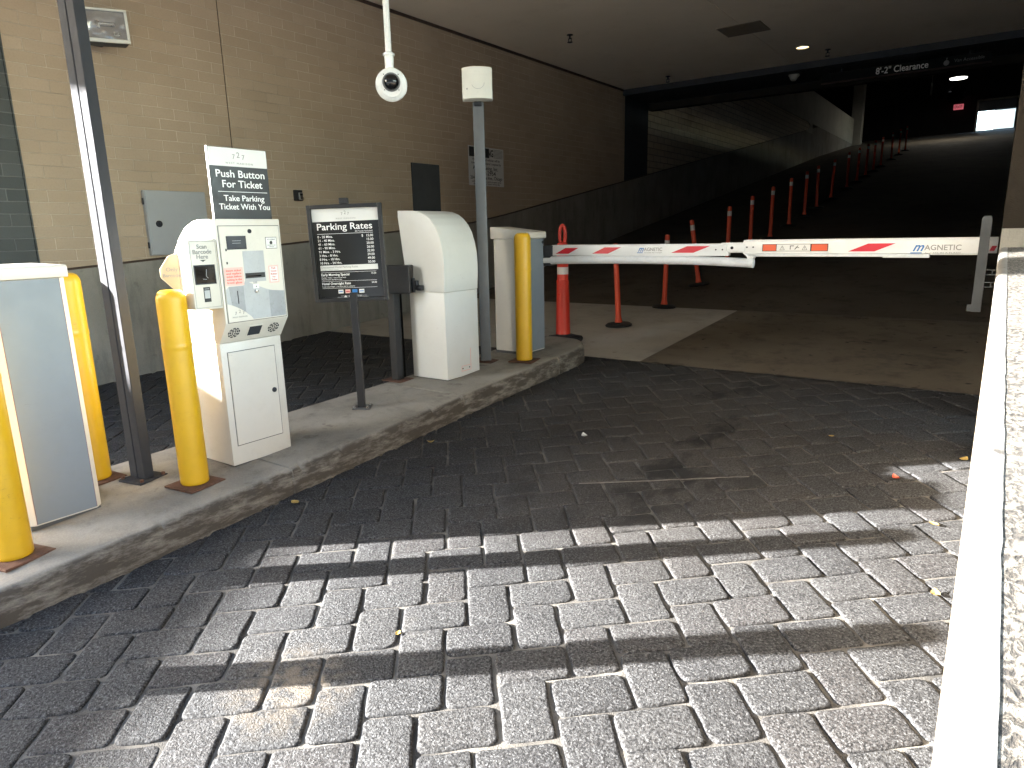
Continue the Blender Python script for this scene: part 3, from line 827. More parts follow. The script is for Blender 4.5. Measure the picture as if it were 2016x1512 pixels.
kb = thing('key_box', (WX, 5.30, 1.975), 'small black and silver lock box on the wall left of the rates sign', 'lock box')
m = MB(); m.box(WX + .001, WX + .035, 5.245, 5.36, 1.915, 2.04, .008); m.build('body', M['black'], kb, True)
m = MB(); m.box(WX + .036, WX + .055, 5.29, 5.352, 1.925, 2.01, .006); m.build('cover', M['chrome'], kb, True)
m = MB(); m.box(WX + .056, WX + .06, 5.30, 5.342, 1.975, 2.0, .002); m.build('dial', M['black'], kb)

ts = thing('towing_sign', (WX, 9.03, 2.53), 'white towing warning sign on the brick wall behind the grey post', 'sign')
m = MB(); m.box(WX + .003, WX + .009, 8.565, 9.49, 2.23, 2.825, .002); m.build('plate', M['signwhite'], ts)
TF = lambda y, z: frame((WX + .0105, y, z), (0, 1, 0), (0, 0, 1))
m = MB(); m.box(WX + .0092, WX + .0102, 8.585, 9.10, 2.665, 2.81); m.build('black_band', M['ink'], ts)
m = MB()
for i in range(7): m.box(WX + .0092, WX + .0102, 9.215, 9.465, 2.675 + i * .02, 2.683 + i * .02)
m.build('fine_print', M['greyink'], ts)
m = MB(); m.box(WX + .0092, WX + .0100, 8.80, 9.20, 2.665, 2.81); m.build('heading_field', M['signwhite'], ts)
text('WARNING', .15, M['ink'], TF(8.975, 2.735), ts, bold=.03, width=.47)
text('All unauthorized vehicles will be', .055, M['ink'], TF(9.02, 2.63), ts, width=.72)
text('towed at vehicle owner\'s expense by', .055, M['ink'], TF(9.02, 2.575), ts, width=.78)
text('Auto Towing, Inc.', .085, M['ink'], TF(9.0, 2.50), ts, bold=.008, width=.66)
text('389-2954', .095, M['ink'], TF(9.05, 2.425), ts, bold=.01, width=.42)
text('2644 N. Grove Ave., Chicago', .075, M['ink'], TF(9.02, 2.352), ts, bold=.008, width=.84)
text('cash, credit and debit cards accepted at lot', .04, M['ink'], TF(9.02, 2.295), ts, width=.78)
text('open twenty four hours every day', .04, M['ink'], TF(9.02, 2.262), ts, width=.7)

fl = thing('floodlight', (WX, 3.27, 3.45), 'square floodlight with glass front on the wall behind the tall steel post', 'light')
FR = frame((-6.53, 3.24, 3.33), (.62, .78, .05), (-.14, .05, 1))
FR = frame((-6.53, 3.24, 3.33), (.55, .835, .03), (-.20, .10, .97))
FM = frame((-6.55, 3.215, 3.325), (.52, .85, .0), (-.16, .06, .98)) @ Matrix.Scale(.88, 4)
m = MB(); m.hexa([(-.17, -.14, -.15), (.13, -.14, -.15), (.13, .10, -.15), (-.17, .10, -.15), (-.20, -.165, .02), (.185, -.165, .02), (.185, .15, .02), (-.20, .15, .02)], .012, FM); m.build('housing', M['galv'], fl, True)
m = MB()
for bx in ((-.20, .19, -.17, -.135), (-.20, .19, .135, .155), (-.20, -.175, -.134, .134), (.165, .19, -.134, .134)): m.box(bx[0], bx[1], bx[2], bx[3], .021, .042, .005, FM)
m.build('bezel', M['plastic'], fl, True)
t = NT('flood_reflector'); t.base((.42, .43, .44, 1)); t.set(.24, .85); t.bump(t.noise(8, 1), .05, .8); M['reflector'] = t.m
m = MB(); m.hexa([(-.1, -.07, -.005), (.1, -.07, -.005), (.1, .07, -.005), (-.1, .07, -.005), (-.172, -.132, .024), (.163, -.132, .024), (.163, .132, .024), (-.172, .132, .024)], 0, FM); m.build('reflector', M['reflector'], fl)
m = MB(); m.cyl(FM @ Vector((-.07, .01, .03)), FM @ Vector((.07, .01, .03)), .014, seg=12); m.box(-.09, -.06, -.03, .04, .025, .04, .003, FM); m.box(.05, .1, -.10, -.07, .025, .036, .003, FM); m.build('bulb', M['chrome'], fl, True)
m = MB(); m.box(WX + .001, WX + .04, 3.16, 3.30, 3.22, 3.42, .008); m.tube([(WX + .03, 3.23, 3.32), (-6.75, 3.23, 3.32), (-6.66, 3.23, 3.32)], .025); m.build('bracket', M['galv'], fl, True)

# ------------------------------------------------------------------ bollards
def bollard(x, y, h, label, mat=None, plate=True, r=.069):
    z = zi(y)
    b_ = thing('yellow_bollard', (x, y, z), label, 'bollard', 'yellow bollards on the kerbed island')
    m = MB(); m.lathe([(r - .004, .004), (r, .012), (r, .02), (r, .30), (r, h * .7), (r, h * .71), (r + .0015, h * .715), (r + .0015, h * .73), (r, h * .735), (r, h * .74), (r, h - .07), (r, h - .045), (r - .003, h - .03), (r - .012, h - .012), (r - .026, h - .002), (0, h)], (x, y, z + .01), seg=48)
    m.build('sleeve', M['yellow'], b_, True, 60)
    m = MB()
    a = random.uniform(.05, .25)
    m.box(-.105, .105, -.105, .105, 0, .012, .003, Matrix.Translation((x, y, z)) @ Matrix.Rotation(a, 4, 'Z'))
    m.build('base_plate', M['rust'], b_)
    return b_
bollard(-3.25, .905, 1.06, 'yellow bollard cut off by the left edge in front of the grey gate cabinet')
bollard(-3.855, 1.502, 1.10, 'yellow bollard standing just behind the nearest grey gate cabinet')
bollard(-3.288, 1.735, 1.00, 'yellow bollard with a sunlit left side just in front of the ticket machine')
bollard(-3.205, 4.67, 1.06, 'yellow bollard standing against the far gate cabinet at the island end')
bollard(-3.21, .13, 1.10, 'yellow bollard at the street end of the island, outside the picture')

# ------------------------------------------------------------------ tall steel post
px_, py_ = -3.629, 1.632
pz = zi(py_)
sp_ = thing('steel_post', (px_, py_, pz), 'tall dark steel post of two joined channels rising to the ceiling', 'post')
Rz = Matrix.Translation((px_, py_, 0)) @ Matrix.Rotation(R_(9), 4, 'Z')
for a_, b_ in ((-.060, -.0022), (.0022, .060)):
    m = MB(); m.box(a_, b_, -.0275, .0275, pz + .014, 4.389, .003, Rz, 1); m.build('channel', M['steel'], sp_)
m = MB(); m.box(-.0021, .0021, -.022, .022, pz + .014, 4.38, 0, Rz); m.build('seam', M['blackmatte'], sp_)
m = MB(); m.box(-.085, .085, -.08, .09, pz, pz + .013, .003, Matrix.Translation((px_, py_, 0)) @ Matrix.Rotation(R_(12), 4, 'Z')); bpz = m.build('base_plate', M['steel'], sp_)
for a, b in ((-.072, -.06), (.072, -.06), (.072, .07), (-.072, .07)):
    m = MB(); v = Matrix.Rotation(R_(12), 4, 'Z') @ Vector((a, b, 0)); m.cyl((px_ + v.x, py_ + v.y, pz + .0132), (px_ + v.x, py_ + v.y, pz + .026), .010, seg=6)
    m.build('anchor_bolt', M['rust'], bpz)

# ------------------------------------------------------------------ barrier gate cabinets
def gate_cabinet(name, label, x0, x1, y0, y1, zb, h, lid_slope, keyhole=True, grp='parking gate cabinets'):
    g_ = thing(name, ((x0 + x1) / 2, (y0 + y1) / 2, zb), label, 'gate cabinet', grp)
    m = MB(); m.box(x0 + .01, x1 - .01, y0 + .01, y1 - .01, zb, zb + .022, .002); m.build('base', M['dark_base'], g_)
    zt = zb + h
    c_ = .030
    def cham(a0, a1, b0, b1, z): return [(a0 + c_, b0, z), (a1 - c_, b0, z), (a1, b0 + c_, z), (a1, b1 - c_, z), (a1 - c_, b1, z), (a0 + c_, b1, z), (a0, b1 - c_, z), (a0, b0 + c_, z)]
    m = MB(); m.prism(cham(x0, x1, y0, y1, zb + .0225), (0, 0, zt - zb - .0235), .002, None, 1); m.build('body', M['cream'], g_)
    m = MB(); m.box(x1 + .0005, x1 + .004, y0 + c_ + .004, y1 - c_ - .004, zb + .03, zt - .003, .001)
    pan = m.build('front_panel', M['grey_panel'], g_)
    m = MB()
    for yy_ in (y0 + c_ + .0015, y1 - c_ - .0035): m.box(x1 + .0006, x1 + .003, yy_, yy_ + .002, zb + .03, zt - .003)
    m.build('panel_gap', M['gapline'], pan)
    m = MB(); m.box(x0 + c_ + .004, x1 - c_ - .004, y0 - .0035, y0 - .0005, zb + .03, zt - .003, .001); m.build('side_panel', M['grey_panel'] if name == 'gate_cabinet' else M['cream'], g_)
    if keyhole:
        m = MB(); m.lathe([(.013, 0), (.013, .004), (.007, .005), (0, .003)], (x1 + .004, y1 - .05, zt - .035), (1, 0, 0), 16); m.build('lock', M['steel'], g_)
    e = .008
    m = MB()
    prof = [(x0 - e, zt + .001), (x1 + e, zt + .001), (x1 + e, zt + .045), (x1 + .002, zt + .056), (x0 - e, zt + .056 + lid_slope)]
    m.prism([(p[0], y0 - e, p[1]) for p in prof], (0, y1 - y0 + 2 * e, 0), .006); m.build('lid', M['cream'], g_, True)
    return g_
gate_cabinet('gate_cabinet', 'cream and grey gate cabinet in the left foreground between two yellow bollards', -3.80, -3.44, 1.03, 1.35, .215, 1.13, .004, False)
bg = gate_cabinet('barrier_gate', 'barrier gate at the island end with a white striped arm across the lane', -3.65, -3.275, 4.84, 5.13, .436, 1.005, .05)
m = MB(); m.lathe([(.03, 0), (.034, -.006), (.026, -.012), (0, -.012)], (-3.36, 4.836, 1.26), (0, 1, 0), 20); m.build('plug', M['black'], bg)
# arm
AY0, AY1 = 5.10, 5.16
m = MB(); m.box(-3.27, -3.18, 5.085, 5.175, 1.285, 1.375, .006); m.box(-3.272, -3.20, 5.09, 5.17, 1.20, 1.284, .004); m.build('arm_flange', M['steel'], bg, True)
def arm_profile(x, z0, z1):
    return [(x, AY0, z0), (x, AY1, z0), (x, AY1, z1), (x, AY0 + .012, z1), (x, AY0, z1 - .016)]
m = MB(); m.prism(arm_profile(-3.195, 1.289, 1.380), (1.555, 0, 0), .004); arm1 = m.build('boom', M['armwhite'], bg, True)
m = MB(); m.prism(arm_profile(-1.535, 1.307, 1.405), (1.53, 0, 0), .004); arm2 = m.build('boom', M['armwhite'], bg, True)
m = MB(); m.box(-1.70, -1.515, AY0 + .008, AY1 - .01, 1.312, 1.386, .004); m.box(-1.655, -1.52, AY0 - .004, AY0 + .007, 1.318, 1.378, .012); jn = m.build('hinge_joint', M['armwhite'], bg, True)
m = MB(); m.lathe([(.011, 0), (.011, -.004), (.007, -.005), (.006, -.002), (0, -.002)], (-1.613, AY0 - .004, 1.348), (0, 1, 0), 16); m.build('pivot_bolt', M['steel'], jn)
for x, z in ((-1.685, 1.335), (-1.735, 1.335), (-1.505, 1.352), (-1.46, 1.352)):
    m = MB(); m.lathe([(.006, 0), (.006, -.003), (0, -.004)], (x, AY0 - .0002, z), (0, 1, 0), 10); m.build('bolt', M['galv'], jn)
def stripe(par, x0, x1, z0, z1, sk):
    m = MB(); m.prism([(x0, AY0 - .0012, z0), (x1 - sk, AY0 - .0012, z0), (x1, AY0 - .0012, z1), (x0 + sk, AY0 - .0012, z1)], (0, .001, 0)); return m.build('red_stripe', M['red'], par)
stripe(arm1, -3.15, -2.92, 1.305, 1.354, .10)
stripe(arm1, -2.79, -2.52, 1.306, 1.357, .12)
stripe(arm1, -2.09, -1.78, 1.312, 1.362, .13)
stripe(arm2, -.83, -.55, 1.320, 1.372, .12)
stripe(arm2, -.045, -.008, 1.322, 1.352, .012)
def gate_logo(par, x, z, w_):
    k = w_ / .20
    F = lambda xx, zz: frame((xx, AY0 - .0006, zz), (1, 0, 0), (0, 0, 1))
    text('m', .062 * k, M['blue_ink'], F(x - .078 * k, z + .003 * k), par, 'emblem', bold=.02, shear=.45, width=.05 * k)
    text('AGNETIC', .037 * k, M['greyink'], F(x + .030 * k, z), par, bold=.012, width=.155 * k)
    m = MB(); m.box(x - .108 * k, x - .058 * k, AY0 - .0014, AY0 - .0004, z - .028 * k, z - .0225 * k); m.build('emblem_bar', M['blue_ink'], par)
    text('ACCESS IN A FLASH', .010 * k, M['greyink'], F(x + .03 * k, z - .025 * k), par, width=.15 * k)
gate_logo(arm1, -2.27, 1.338, .20)
gate_logo(arm2, -.325, 1.342, .255)
# warning label
m = MB(); m.box(-1.395, -.955, AY0 - .0013, AY0 - .0003, 1.322, 1.373); m.build('label_border', M['ink'], arm2)
m = MB(); m.box(-1.295, -1.07, AY0 - .0020, AY0 - .0014, 1.325, 1.370); m.build('label_field', M['signwhite'], arm2)
for a_, b_ in ((-1.390, -1.300), (-1.062, -.960)):
    m = MB(); m.box(a_, b_, AY0 - .0022, AY0 - .0014, 1.326, 1.369); m.build('orange_reflector', M['orange_red'], arm2)
m = MB()
for x in (-1.257, -1.107):
    for a, b in ((0, 1), (1, 2), (2, 0)):
        P = [(x - .016, 1.332), (x + .016, 1.332), (x, 1.361)]
        m.cyl((P[a][0], AY0 - .0022, P[a][1]), (P[b][0], AY0 - .0022, P[b][1]), .0014, seg=6)
    m.box(x - .0012, x + .0012, AY0 - .0026, AY0 - .0021, 1.339, 1.352)
m.box(-1.205, -1.200, AY0 - .0026, AY0 - .0021, 1.334, 1.362); m.box(-1.20, -1.178, AY0 - .0026, AY0 - .0021, 1.357, 1.362)
m.cyl((-1.172, AY0 - .0023, 1.335), (-1.160, AY0 - .0023, 1.350), .003, seg=6); m.cyl((-1.160, AY0 - .0023, 1.350), (-1.150, AY0 - .0023, 1.362), .0025, seg=6); m.cyl((-1.165, AY0 - .0023, 1.352), (-1.143, AY0 - .0023, 1.346), .002, seg=6)
m.build('warning_symbol', M['ink'], arm2)
# foam safety edges
pts = [(-3.27 + i * .0605, 5.115, 1.247 + .010 * math.sin(i / 30 * 3.14) - .012 * max(0, (i - 20) / 10) ** 2) for i in range(31)]
m = MB(); m.tube(pts, .034, 18); m.build('foam_edge', M['foam'], bg, True)
m = MB(); m.box(-1.50, -.355, 5.098, 5.15, 1.284, 1.306, .007); m.box(-.62, -.355, 5.096, 5.152, 1.279, 1.290, .004); m.build('foam_edge', M['foam'], bg, True)
m = MB(); m.prism([(-1.535, AY0 - .002, 1.309), (-1.43, AY0 - .002, 1.309), (-1.45, AY0 - .002, 1.285), (-1.475, AY0 - .002, 1.235), (-1.49, AY0 - .002, 1.235), (-1.50, AY0 - .002, 1.285)], (0, .05, 0), .003); m.build('end_bracket', M['armwhite'], bg)
m = MB(); m.box(-.355, -.10, 5.11, 5.15, 1.297, 1.3065, .002); m.build('under_rail', M['armgrey'], bg)
# arm rest
ar = thing('arm_catch', (-.08, 5.0, 1.0), 'grey folded metal catch plate receiving the tip of the barrier arm', 'arm catch')
m = MB(); m.prism([(-.100, 5.03, .955), (-.048, 5.03, .955), (-.048, 5.03, 1.50), (-.053, 5.03, 1.531), (-.092, 5.03, 1.531), (-.100, 5.03, 1.515)], (0, .006, 0), .002); m.box(-.101, -.049, 5.024, 5.029, 1.404, 1.409); m.box(-.1, -.049, 5.0245, 5.029, 1.26, 1.263); m.box(-.122, -.098, 5.03, 5.037, .957, 1.0, .001)
m.build('plate', M['galv'], ar)
for z in (1.105, 1.18):
    m = MB(); m.box(-.047, .004, 5.031, 5.05, z + .028, z + .034, .001); m.box(-.047, .004, 5.031, 5.05, z, z + .006, .001); m.box(-.018, -.012, 5.031, 5.05, z + .0065, z + .0275)
    m.build('bracket', M['galv'], ar)
#SECTION4
# ------------------------------------------------------------------ ticket machine
zb = .262
tm = thing('ticket_machine', (-3.46, 2.15, zb), 'cream white ticket machine with scanner box and speaker panel on the island', 'ticket machine')
FX = -3.300                      # lower front
m = MB(); m.box(-3.60, FX - .008, 1.985, 2.33, zb, zb + .02); m.build('base', M['dark_base'], tm)
m = MB(); m.box(-3.618, FX, 1.968, 2.345, zb + .014, .955, .004); m.build('lower_body', M['cream'], tm, True)
m = MB()
for a in ((2.004, 2.007, .381, .905), (2.295, 2.298, .381, .905), (2.0072, 2.2948, .9015, .905), (2.0072, 2.2948, .381, .3845)): m.box(FX - .002, FX + .0012, *a)
m.build('door_gap', M['dark_base'], tm)
m = MB(); m.box(FX + .0004, FX + .0042, 2.008, 2.294, .3855, .9005, .0012); td = m.build('door', M['cream'], tm)
m = MB(); m.lathe([(.014, 0), (.014, .005), (.008, .006), (.006, .002), (0, .002)], (FX + .0042, 2.266, .65), (1, 0, 0), 20); m.build('lock', M['steel'], td, True)
# upper body: side outline (x, z) swept in y
UF = -3.218
out = [(FX, .956), (UF, 1.066), (UF, 1.596), (-3.36, 1.597), (-3.42, 1.590), (-3.50, 1.560), (-3.565, 1.510), (-3.625, 1.44), (-3.66, 1.385), (-3.66, 1.28), (-3.618, 1.16), (-3.618, .956)]
m = MB(); m.prism([(p[0], 1.968, p[1]) for p in out], (0, .382, 0), .004); m.build('upper_body', M['cream'], tm, True)
m = MB()
for a in ((1.980, 1.983, 1.068, 1.563), (2.338, 2.341, 1.068, 1.563), (1.9832, 2.3378, 1.5605, 1.5635), (1.9832, 2.3378, 1.068, 1.071)): m.box(UF - .001, UF + .0012, *a)
m.build('panel_gap', M['dark_base'], tm)
m = MB(); m.box(UF + .0005, UF + .0045, 1.984, 2.337, 1.072, 1.560, .0015); fp = m.build('front_panel', M['cream'], tm)
PX = UF + .0046
def fpbox(nm, mat, y0, y1, z0, z1, d=.0008, off=0.0, bev=0):
    m = MB(); m.box(PX + off, PX + off + d, y0, y1, z0, z1, bev); return m.build(nm, mat, fp)
m = MB(); m.lathe([(.011, 0), (.011, .004), (.006, .0045), (.005, .001), (0, .001)], (PX, 2.157, 1.534), (1, 0, 0), 18); m.build('lock', M['steel'], fp, True)
fpbox('screen_bezel', M['steel'], 2.019, 2.131, 1.443, 1.511, .002)
fpbox('screen', M['screen'], 2.024, 2.126, 1.448, 1.506, .0006, .0021)
m = MB()
m.box(PX + .0028, PX + .003, 2.05, 2.10, 1.486, 1.4875); m.box(PX + .0028, PX + .003, 2.05, 2.098, 1.474, 1.4755); m.build('screen_text', M['silver'], fp)
fpbox('film_strip', M['silver'], 2.103, 2.229, 1.272, 1.433, .0006)
fpbox('slot', M['ink'], 2.107, 2.224, 1.292, 1.319, .003)
fpbox('slot_opening', M['glassblack'], 2.116, 2.20, 1.299, 1.306, .0006, .0031)
def flat(nm, mat, pts, off=.0003, d=.0006):
    m = MB(); m.prism([(PX + off, p[0], p[1]) for p in pts], (d, 0, 0)); return m.build(nm, mat, fp)
# swept grey artwork film on the lower half
sw = [(2.103, 1.283), (2.13, 1.268), (2.163, 1.254), (2.20, 1.239), (2.226, 1.229), (2.27, 1.217), (2.335, 1.212), (2.335, 1.076), (2.13, 1.076), (2.118, 1.092), (2.09, 1.115), (2.06, 1.136), (2.02, 1.157), (1.986, 1.168), (1.986, 1.24), (2.003, 1.256), (2.09, 1.258)]
flat('artwork_film', M['silver'], sw, .0001, .0004)
flat('artwork_block', M['silver_dark'], [(2.004, 1.254), (2.088, 1.254), (2.088, 1.118), (2.05, 1.142), (2.012, 1.16)], .0006, .0004)
flat('artwork_block', M['silver_dark'], [(2.238, 1.222), (2.332, 1.212), (2.332, 1.078), (2.238, 1.078)], .0006, .0004)
fpbox('red_notice', M['pink'], 1.987, 2.094, 1.260, 1.352, .0008, .0011)
fpbox('red_notice', M['pink'], 2.250, 2.311, 1.259, 1.351, .0005)
fpbox('notice_field', M['signwhite'], 2.256, 2.305, 1.265, 1.345, .0005, .0006)
fpbox('sticker', M['ink'], 2.248, 2.318, 1.441, 1.502, .0005)
fpbox('sticker_field', M['signwhite'], 2.2505, 2.3155, 1.4435, 1.4995, .0005, .0006)
PF = lambda y, z, o=.0012: frame((PX + o, y, z), (0, 1, 0), (0, 0, 1))
for i, s_ in enumerate(('Insert ticket', 'and replace', 'ticket before', 'exiting in the', 'front glass')):
    text(s_, .015, M['red_ink'], PF(2.040, 1.337 - i * .0155, .0022), fp, bold=.01, width=.085)
for i, s_ in enumerate(('Push', 'Green', 'Button', 'For', 'Ticket')):
    text(s_, .014, M['red_ink'], PF(2.280, 1.337 - i * .0155, .0014), fp, bold=.01)
text('ACCESSIBLE', .009, M['ink'], PF(2.283, 1.489), fp, width=.05); text('PARKING AT ALL', .007, M['ink'], PF(2.283, 1.459), fp, width=.052); text('GARAGES', .007, M['ink'], PF(2.283, 1.451), fp)
m = MB(); m.lathe([(.007, 0), (.009, 0), (.009, .0006), (.007, .0006)], (PX + .0012, 2.281, 1.472), (1, 0, 0), 16); m.box(PX + .0012, PX + .0018, 2.278, 2.287, 1.474, 1.482); m.build('wheelchair_emblem', M['ink'], fp)
fpbox('button_plate', M['signwhite'], 2.145, 2.181, 1.236, 1.259, .001, .0007)
m = MB(); m.lathe([(.003, 0), (.003, .001)], (PX + .002, 2.164, 1.247), (1, 0, 0), 10); m.build('indicator', M['ink'], fp)
for i in range(3): fpbox('button_mark', M['silver_dark'], 2.150 + i * .008, 2.155 + i * .008, 1.262, 1.274, .0006, .0008)
m = MB(); m.lathe([(.011, 0), (.012, .004), (.008, .008), (0, .009)], (PX + .0008, 2.162, 1.223), (1, 0, 0), 20); m.build('push_button', M['chrome'], fp, True)
fpbox('scratch', M['steel'], 2.048, 2.053, 1.165, 1.232, .0006, .0011)
text('7', .022, M['greyink'], PF(2.028, 1.116), fp); text('7', .022, M['greyink'], PF(2.073, 1.116), fp); text('2', .026, M['greyink'], PF(2.051, 1.124), fp)
text('WEST MADISON', .009, M['greyink'], PF(2.05, 1.096), fp, width=.085, spacing=1.3)
for a in ((2.008, 1.436), (2.006, 1.37)): fpbox('tape_tab', M['steel'], a[0], a[0] + .008, a[1], a[1] + .012, .0006, .0008)
# sloped speaker panel between (FX,.956) and (UF,1.066)
sn = Vector((1.066 - .956, 0, -(UF - FX))).normalized()
su = Vector((UF - FX, 0, 1.066 - .956)).normalized()
SM = lambda y, k: frame(Vector((FX, y, .956)) + su * k + sn * .0006, (0, 1, 0), su)
L_ = Vector((UF - FX, 0, .11)).length
for yy_ in (2.032, 2.275):
    m = MB()
    Fm = SM(yy_, L_ * .5)
    for rr_, n_k in ((.010, 4), (.021, 7), (.031, 9)):
        for k in range(n_k):
            a0 = 2 * math.pi * (k + .12) / n_k; a1 = 2 * math.pi * (k + .82) / n_k
            pts = [(math.cos(a0) * (rr_ - .0035), math.sin(a0) * (rr_ - .0035), 0), (math.cos(a0) * (rr_ + .0035), math.sin(a0) * (rr_ + .0035), 0), (math.cos((a0 + a1) / 2) * (rr_ + .0038), math.sin((a0 + a1) / 2) * (rr_ + .0038), 0), (math.cos(a1) * (rr_ + .0035), math.sin(a1) * (rr_ + .0035), 0), (math.cos(a1) * (rr_ - .0035), math.sin(a1) * (rr_ - .0035), 0)]
            m.prism([Fm @ Vector(p) for p in pts], sn * .0006)
    m.build('speaker_grille', M['steel'], tm)
Fm = SM(2.155, L_ * .5)
m = MB(); m.box(-.044, .044, -.037, .037, 0, .003, .001, Fm); m.build('camera_bezel', M['cream'], tm)
m = MB(); m.box(-.038, .038, -.031, .031, .0031, .0038, 0, Fm); m.build('camera_window', M['screen'], tm)
# scanner box on the street side
sc_ = MB()
sc_.hexa([(-3.30, 1.812, 1.155), (UF + .003, 1.812, 1.155), (UF + .003, 1.964, 1.15), (-3.45, 1.964, 1.15), (-3.30, 1.812, 1.497), (UF + .003, 1.812, 1.497), (UF + .003, 1.964, 1.497), (-3.45, 1.964, 1.497)], .005)
sb = sc_.build('scanner_box', M['cream'], tm, True)
SX = UF + .0034
def sbox(nm, mat, y0, y1, z0, z1, d=.0008, off=0.0, bev=0):
    m = MB(); m.box(SX + off, SX + off + d, y0, y1, z0, z1, bev); return m.build(nm, mat, sb)
for a in ((1.820, 1.822, 1.162, 1.489), (1.955, 1.957, 1.162, 1.489), (1.822, 1.955, 1.487, 1.489), (1.822, 1.955, 1.162, 1.164)): sbox('edge_line', M['greyink'], *a, d=.0004)
SF = lambda y, z: frame((SX + .0006, y, z), (0, 1, 0), (0, 0, 1))
for s_, y_, z_ in (('Scan', 1.883, 1.462), ('Barcode', 1.882, 1.437), ('Here', 1.880, 1.413)): text(s_, .030, M['greyink'], SF(y_, z_), sb, bold=.02)
m = MB(); m.prism([(SX, 1.866, 1.398), (SX, 1.898, 1.398), (SX, 1.882, 1.389)], (.0006, 0, 0)); m.build('arrow', M['ink'], sb)
sbox('window_frame', M['steel'], 1.828, 1.941, 1.278, 1.374, .0012)
sbox('window', M['glassblack'], 1.834, 1.936, 1.284, 1.368, .0006, .0013)
m = MB(); m.cyl((SX + .0022, 1.893, 1.352), (SX + .0022, 1.889, 1.318), .0014, seg=6); m.cyl((SX + .0022, 1.889, 1.318), (SX + .0022, 1.898, 1.308), .0014, seg=6); m.cyl((SX + .0022, 1.87, 1.305), (SX + .0022, 1.89, 1.302), .0012, seg=6); m.build('scan_reflection', M['silver'], sb)
m = MB(); m.box(SX, SX + .0008, 1.866, 1.902, 1.190, 1.264, .0); m.build('phone_symbol', M['ink'], sb)
sbox('phone_screen', M['silver'], 1.870, 1.898, 1.208, 1.248, .0006, .0009)
sbox('phone_speaker', M['silver'], 1.872, 1.896, 1.254, 1.2565, .0006, .0009)
m = MB(); m.prism([(-3.38, 1.9675, 1.385), (-3.36, 1.9675, 1.33), (-3.38, 1.9675, 1.275), (-3.37, 1.9675, 1.33)], (0, -.0006, 0)); m.build('side_logo', M['silver'], tm)
# second scanner box facing the other lane, its side shows behind
ru2 = Vector((.66, .75, 0)).normalized()
RM = frame((-3.60, 1.967, 1.33), ru2, (0, 0, 1))
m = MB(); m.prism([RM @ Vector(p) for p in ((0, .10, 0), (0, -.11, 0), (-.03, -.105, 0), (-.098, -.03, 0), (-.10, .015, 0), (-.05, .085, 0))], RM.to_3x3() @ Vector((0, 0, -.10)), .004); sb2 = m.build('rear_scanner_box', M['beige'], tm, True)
text('Only', .030, M['greyink'], RM @ Matrix.Translation((-.038, .012, .0008)), sb2, bold=.02); text('Barcode', .026, M['greyink'], RM @ Matrix.Translation((-.042, -.020, .0008)), sb2, bold=.02)

# instruction sign above the machine
def instr_sign(x, y0, y1, z0, z1, label, face=1, readable=True):
    s_ = thing('instruction_sign', (x, (y0 + y1) / 2, z0), label, 'sign')
    m = MB(); m.box(x - .010, x, y0, y1, z0, z1, .001); m.build('board', M['signblack'] if readable else M['blackmatte'], s_)
    if not readable: return s_
    m = MB(); m.box(x + .0003, x + .0012, y0 + .002, y1 - .002, z1 - .093, z1 - .002); m.build('white_header', M['signwhite'], s_)
    m = MB(); m.box(x - .0105, x + .0012, y0 - .003, y0 - .0003, z0, z1); m.build('white_edge', M['white_ink'], s_)
    F = lambda y, z: frame((x + .0016, y, z), (0, 1, 0), (0, 0, 1)); yc = (y0 + y1) / 2
    text('7', .034, M['greyink'], F(yc - .027, z1 - .045), s_); text('2', .040, M['greyink'], F(yc, z1 - .036), s_); text('7', .034, M['greyink'], F(yc + .029, z1 - .045), s_)
    text('WEST MADISON', .013, M['greyink'], F(yc + .003, z1 - .077), s_, width=.160, spacing=1.4)
    text('Push Button', .052, M['white_ink'], F(yc + .004, z1 - .132), s_, bold=.010, width=.285)
    text('For Ticket', .052, M['white_ink'], F(yc + .008, z1 - .183), s_, bold=.010, width=.235)
    m = MB(); m.box(x + .0003, x + .0012, yc - .135, yc + .155, z1 - .2215, z1 - .2190); m.build('divider_line', M['white_ink'], s_)
    text('Take Parking', .042, M['white_ink'], F(yc + .012, z1 - .254), s_, bold=.009, width=.24)
    text('Ticket With You', .042, M['white_ink'], F(yc + .012, z1 - .297), s_, bold=.009, width=.30)
    return s_
instr_sign(-3.30, 2.024, 2.366, 1.598, 1.957, 'black and white ticket instruction sign standing on top of the ticket machine')

# ------------------------------------------------------------------ rates sign
rb = Vector((-3.488, 3.084, zi(3.084)))
rs = thing('rates_sign', rb, 'black framed parking rates sign on a slim post with bolted base', 'sign')
ru = Vector((.835, .55, 0)).normalized(); ru = Vector((ru.x, ru.y, .018)).normalized()
rup = Vector((-.03, -.02, 1)).normalized(); rup = (rup - ru * rup.dot(ru)).normalized()
RF = frame(rb, ru, rup)
m = MB(); m.box(-.024, .024, -.012 - .024, -.012 + .012, .012, .80, .003, Matrix.Translation(rb) @ Matrix.Rotation(math.atan2(ru.y, ru.x), 4, 'Z')); m.build('post', M['black'], rs)
m = MB(); m.box(-.06, .06, -.06, .06, 0, .012, .003, Matrix.Translation(rb) @ Matrix.Rotation(.62, 4, 'Z')); bp2 = m.build('base_plate', M['dark_base'], rs)
m = MB()
for a in (-.045, .045):
    for b in (-.045, .045):
        m = MB(); v = Matrix.Rotation(.62, 4, 'Z') @ Vector((a, b, 0)); m.cyl((rb.x + v.x, rb.y + v.y, rb.z + .0122), (rb.x + v.x, rb.y + v.y, rb.z + .024), .008, seg=6)
        m.build('bolt', M['chrome'], bp2)
SW, SZ0, SZ1 = .245, .742, 1.372
FRW = frame(rb + Vector((0, 0, 0)), ru, rup)
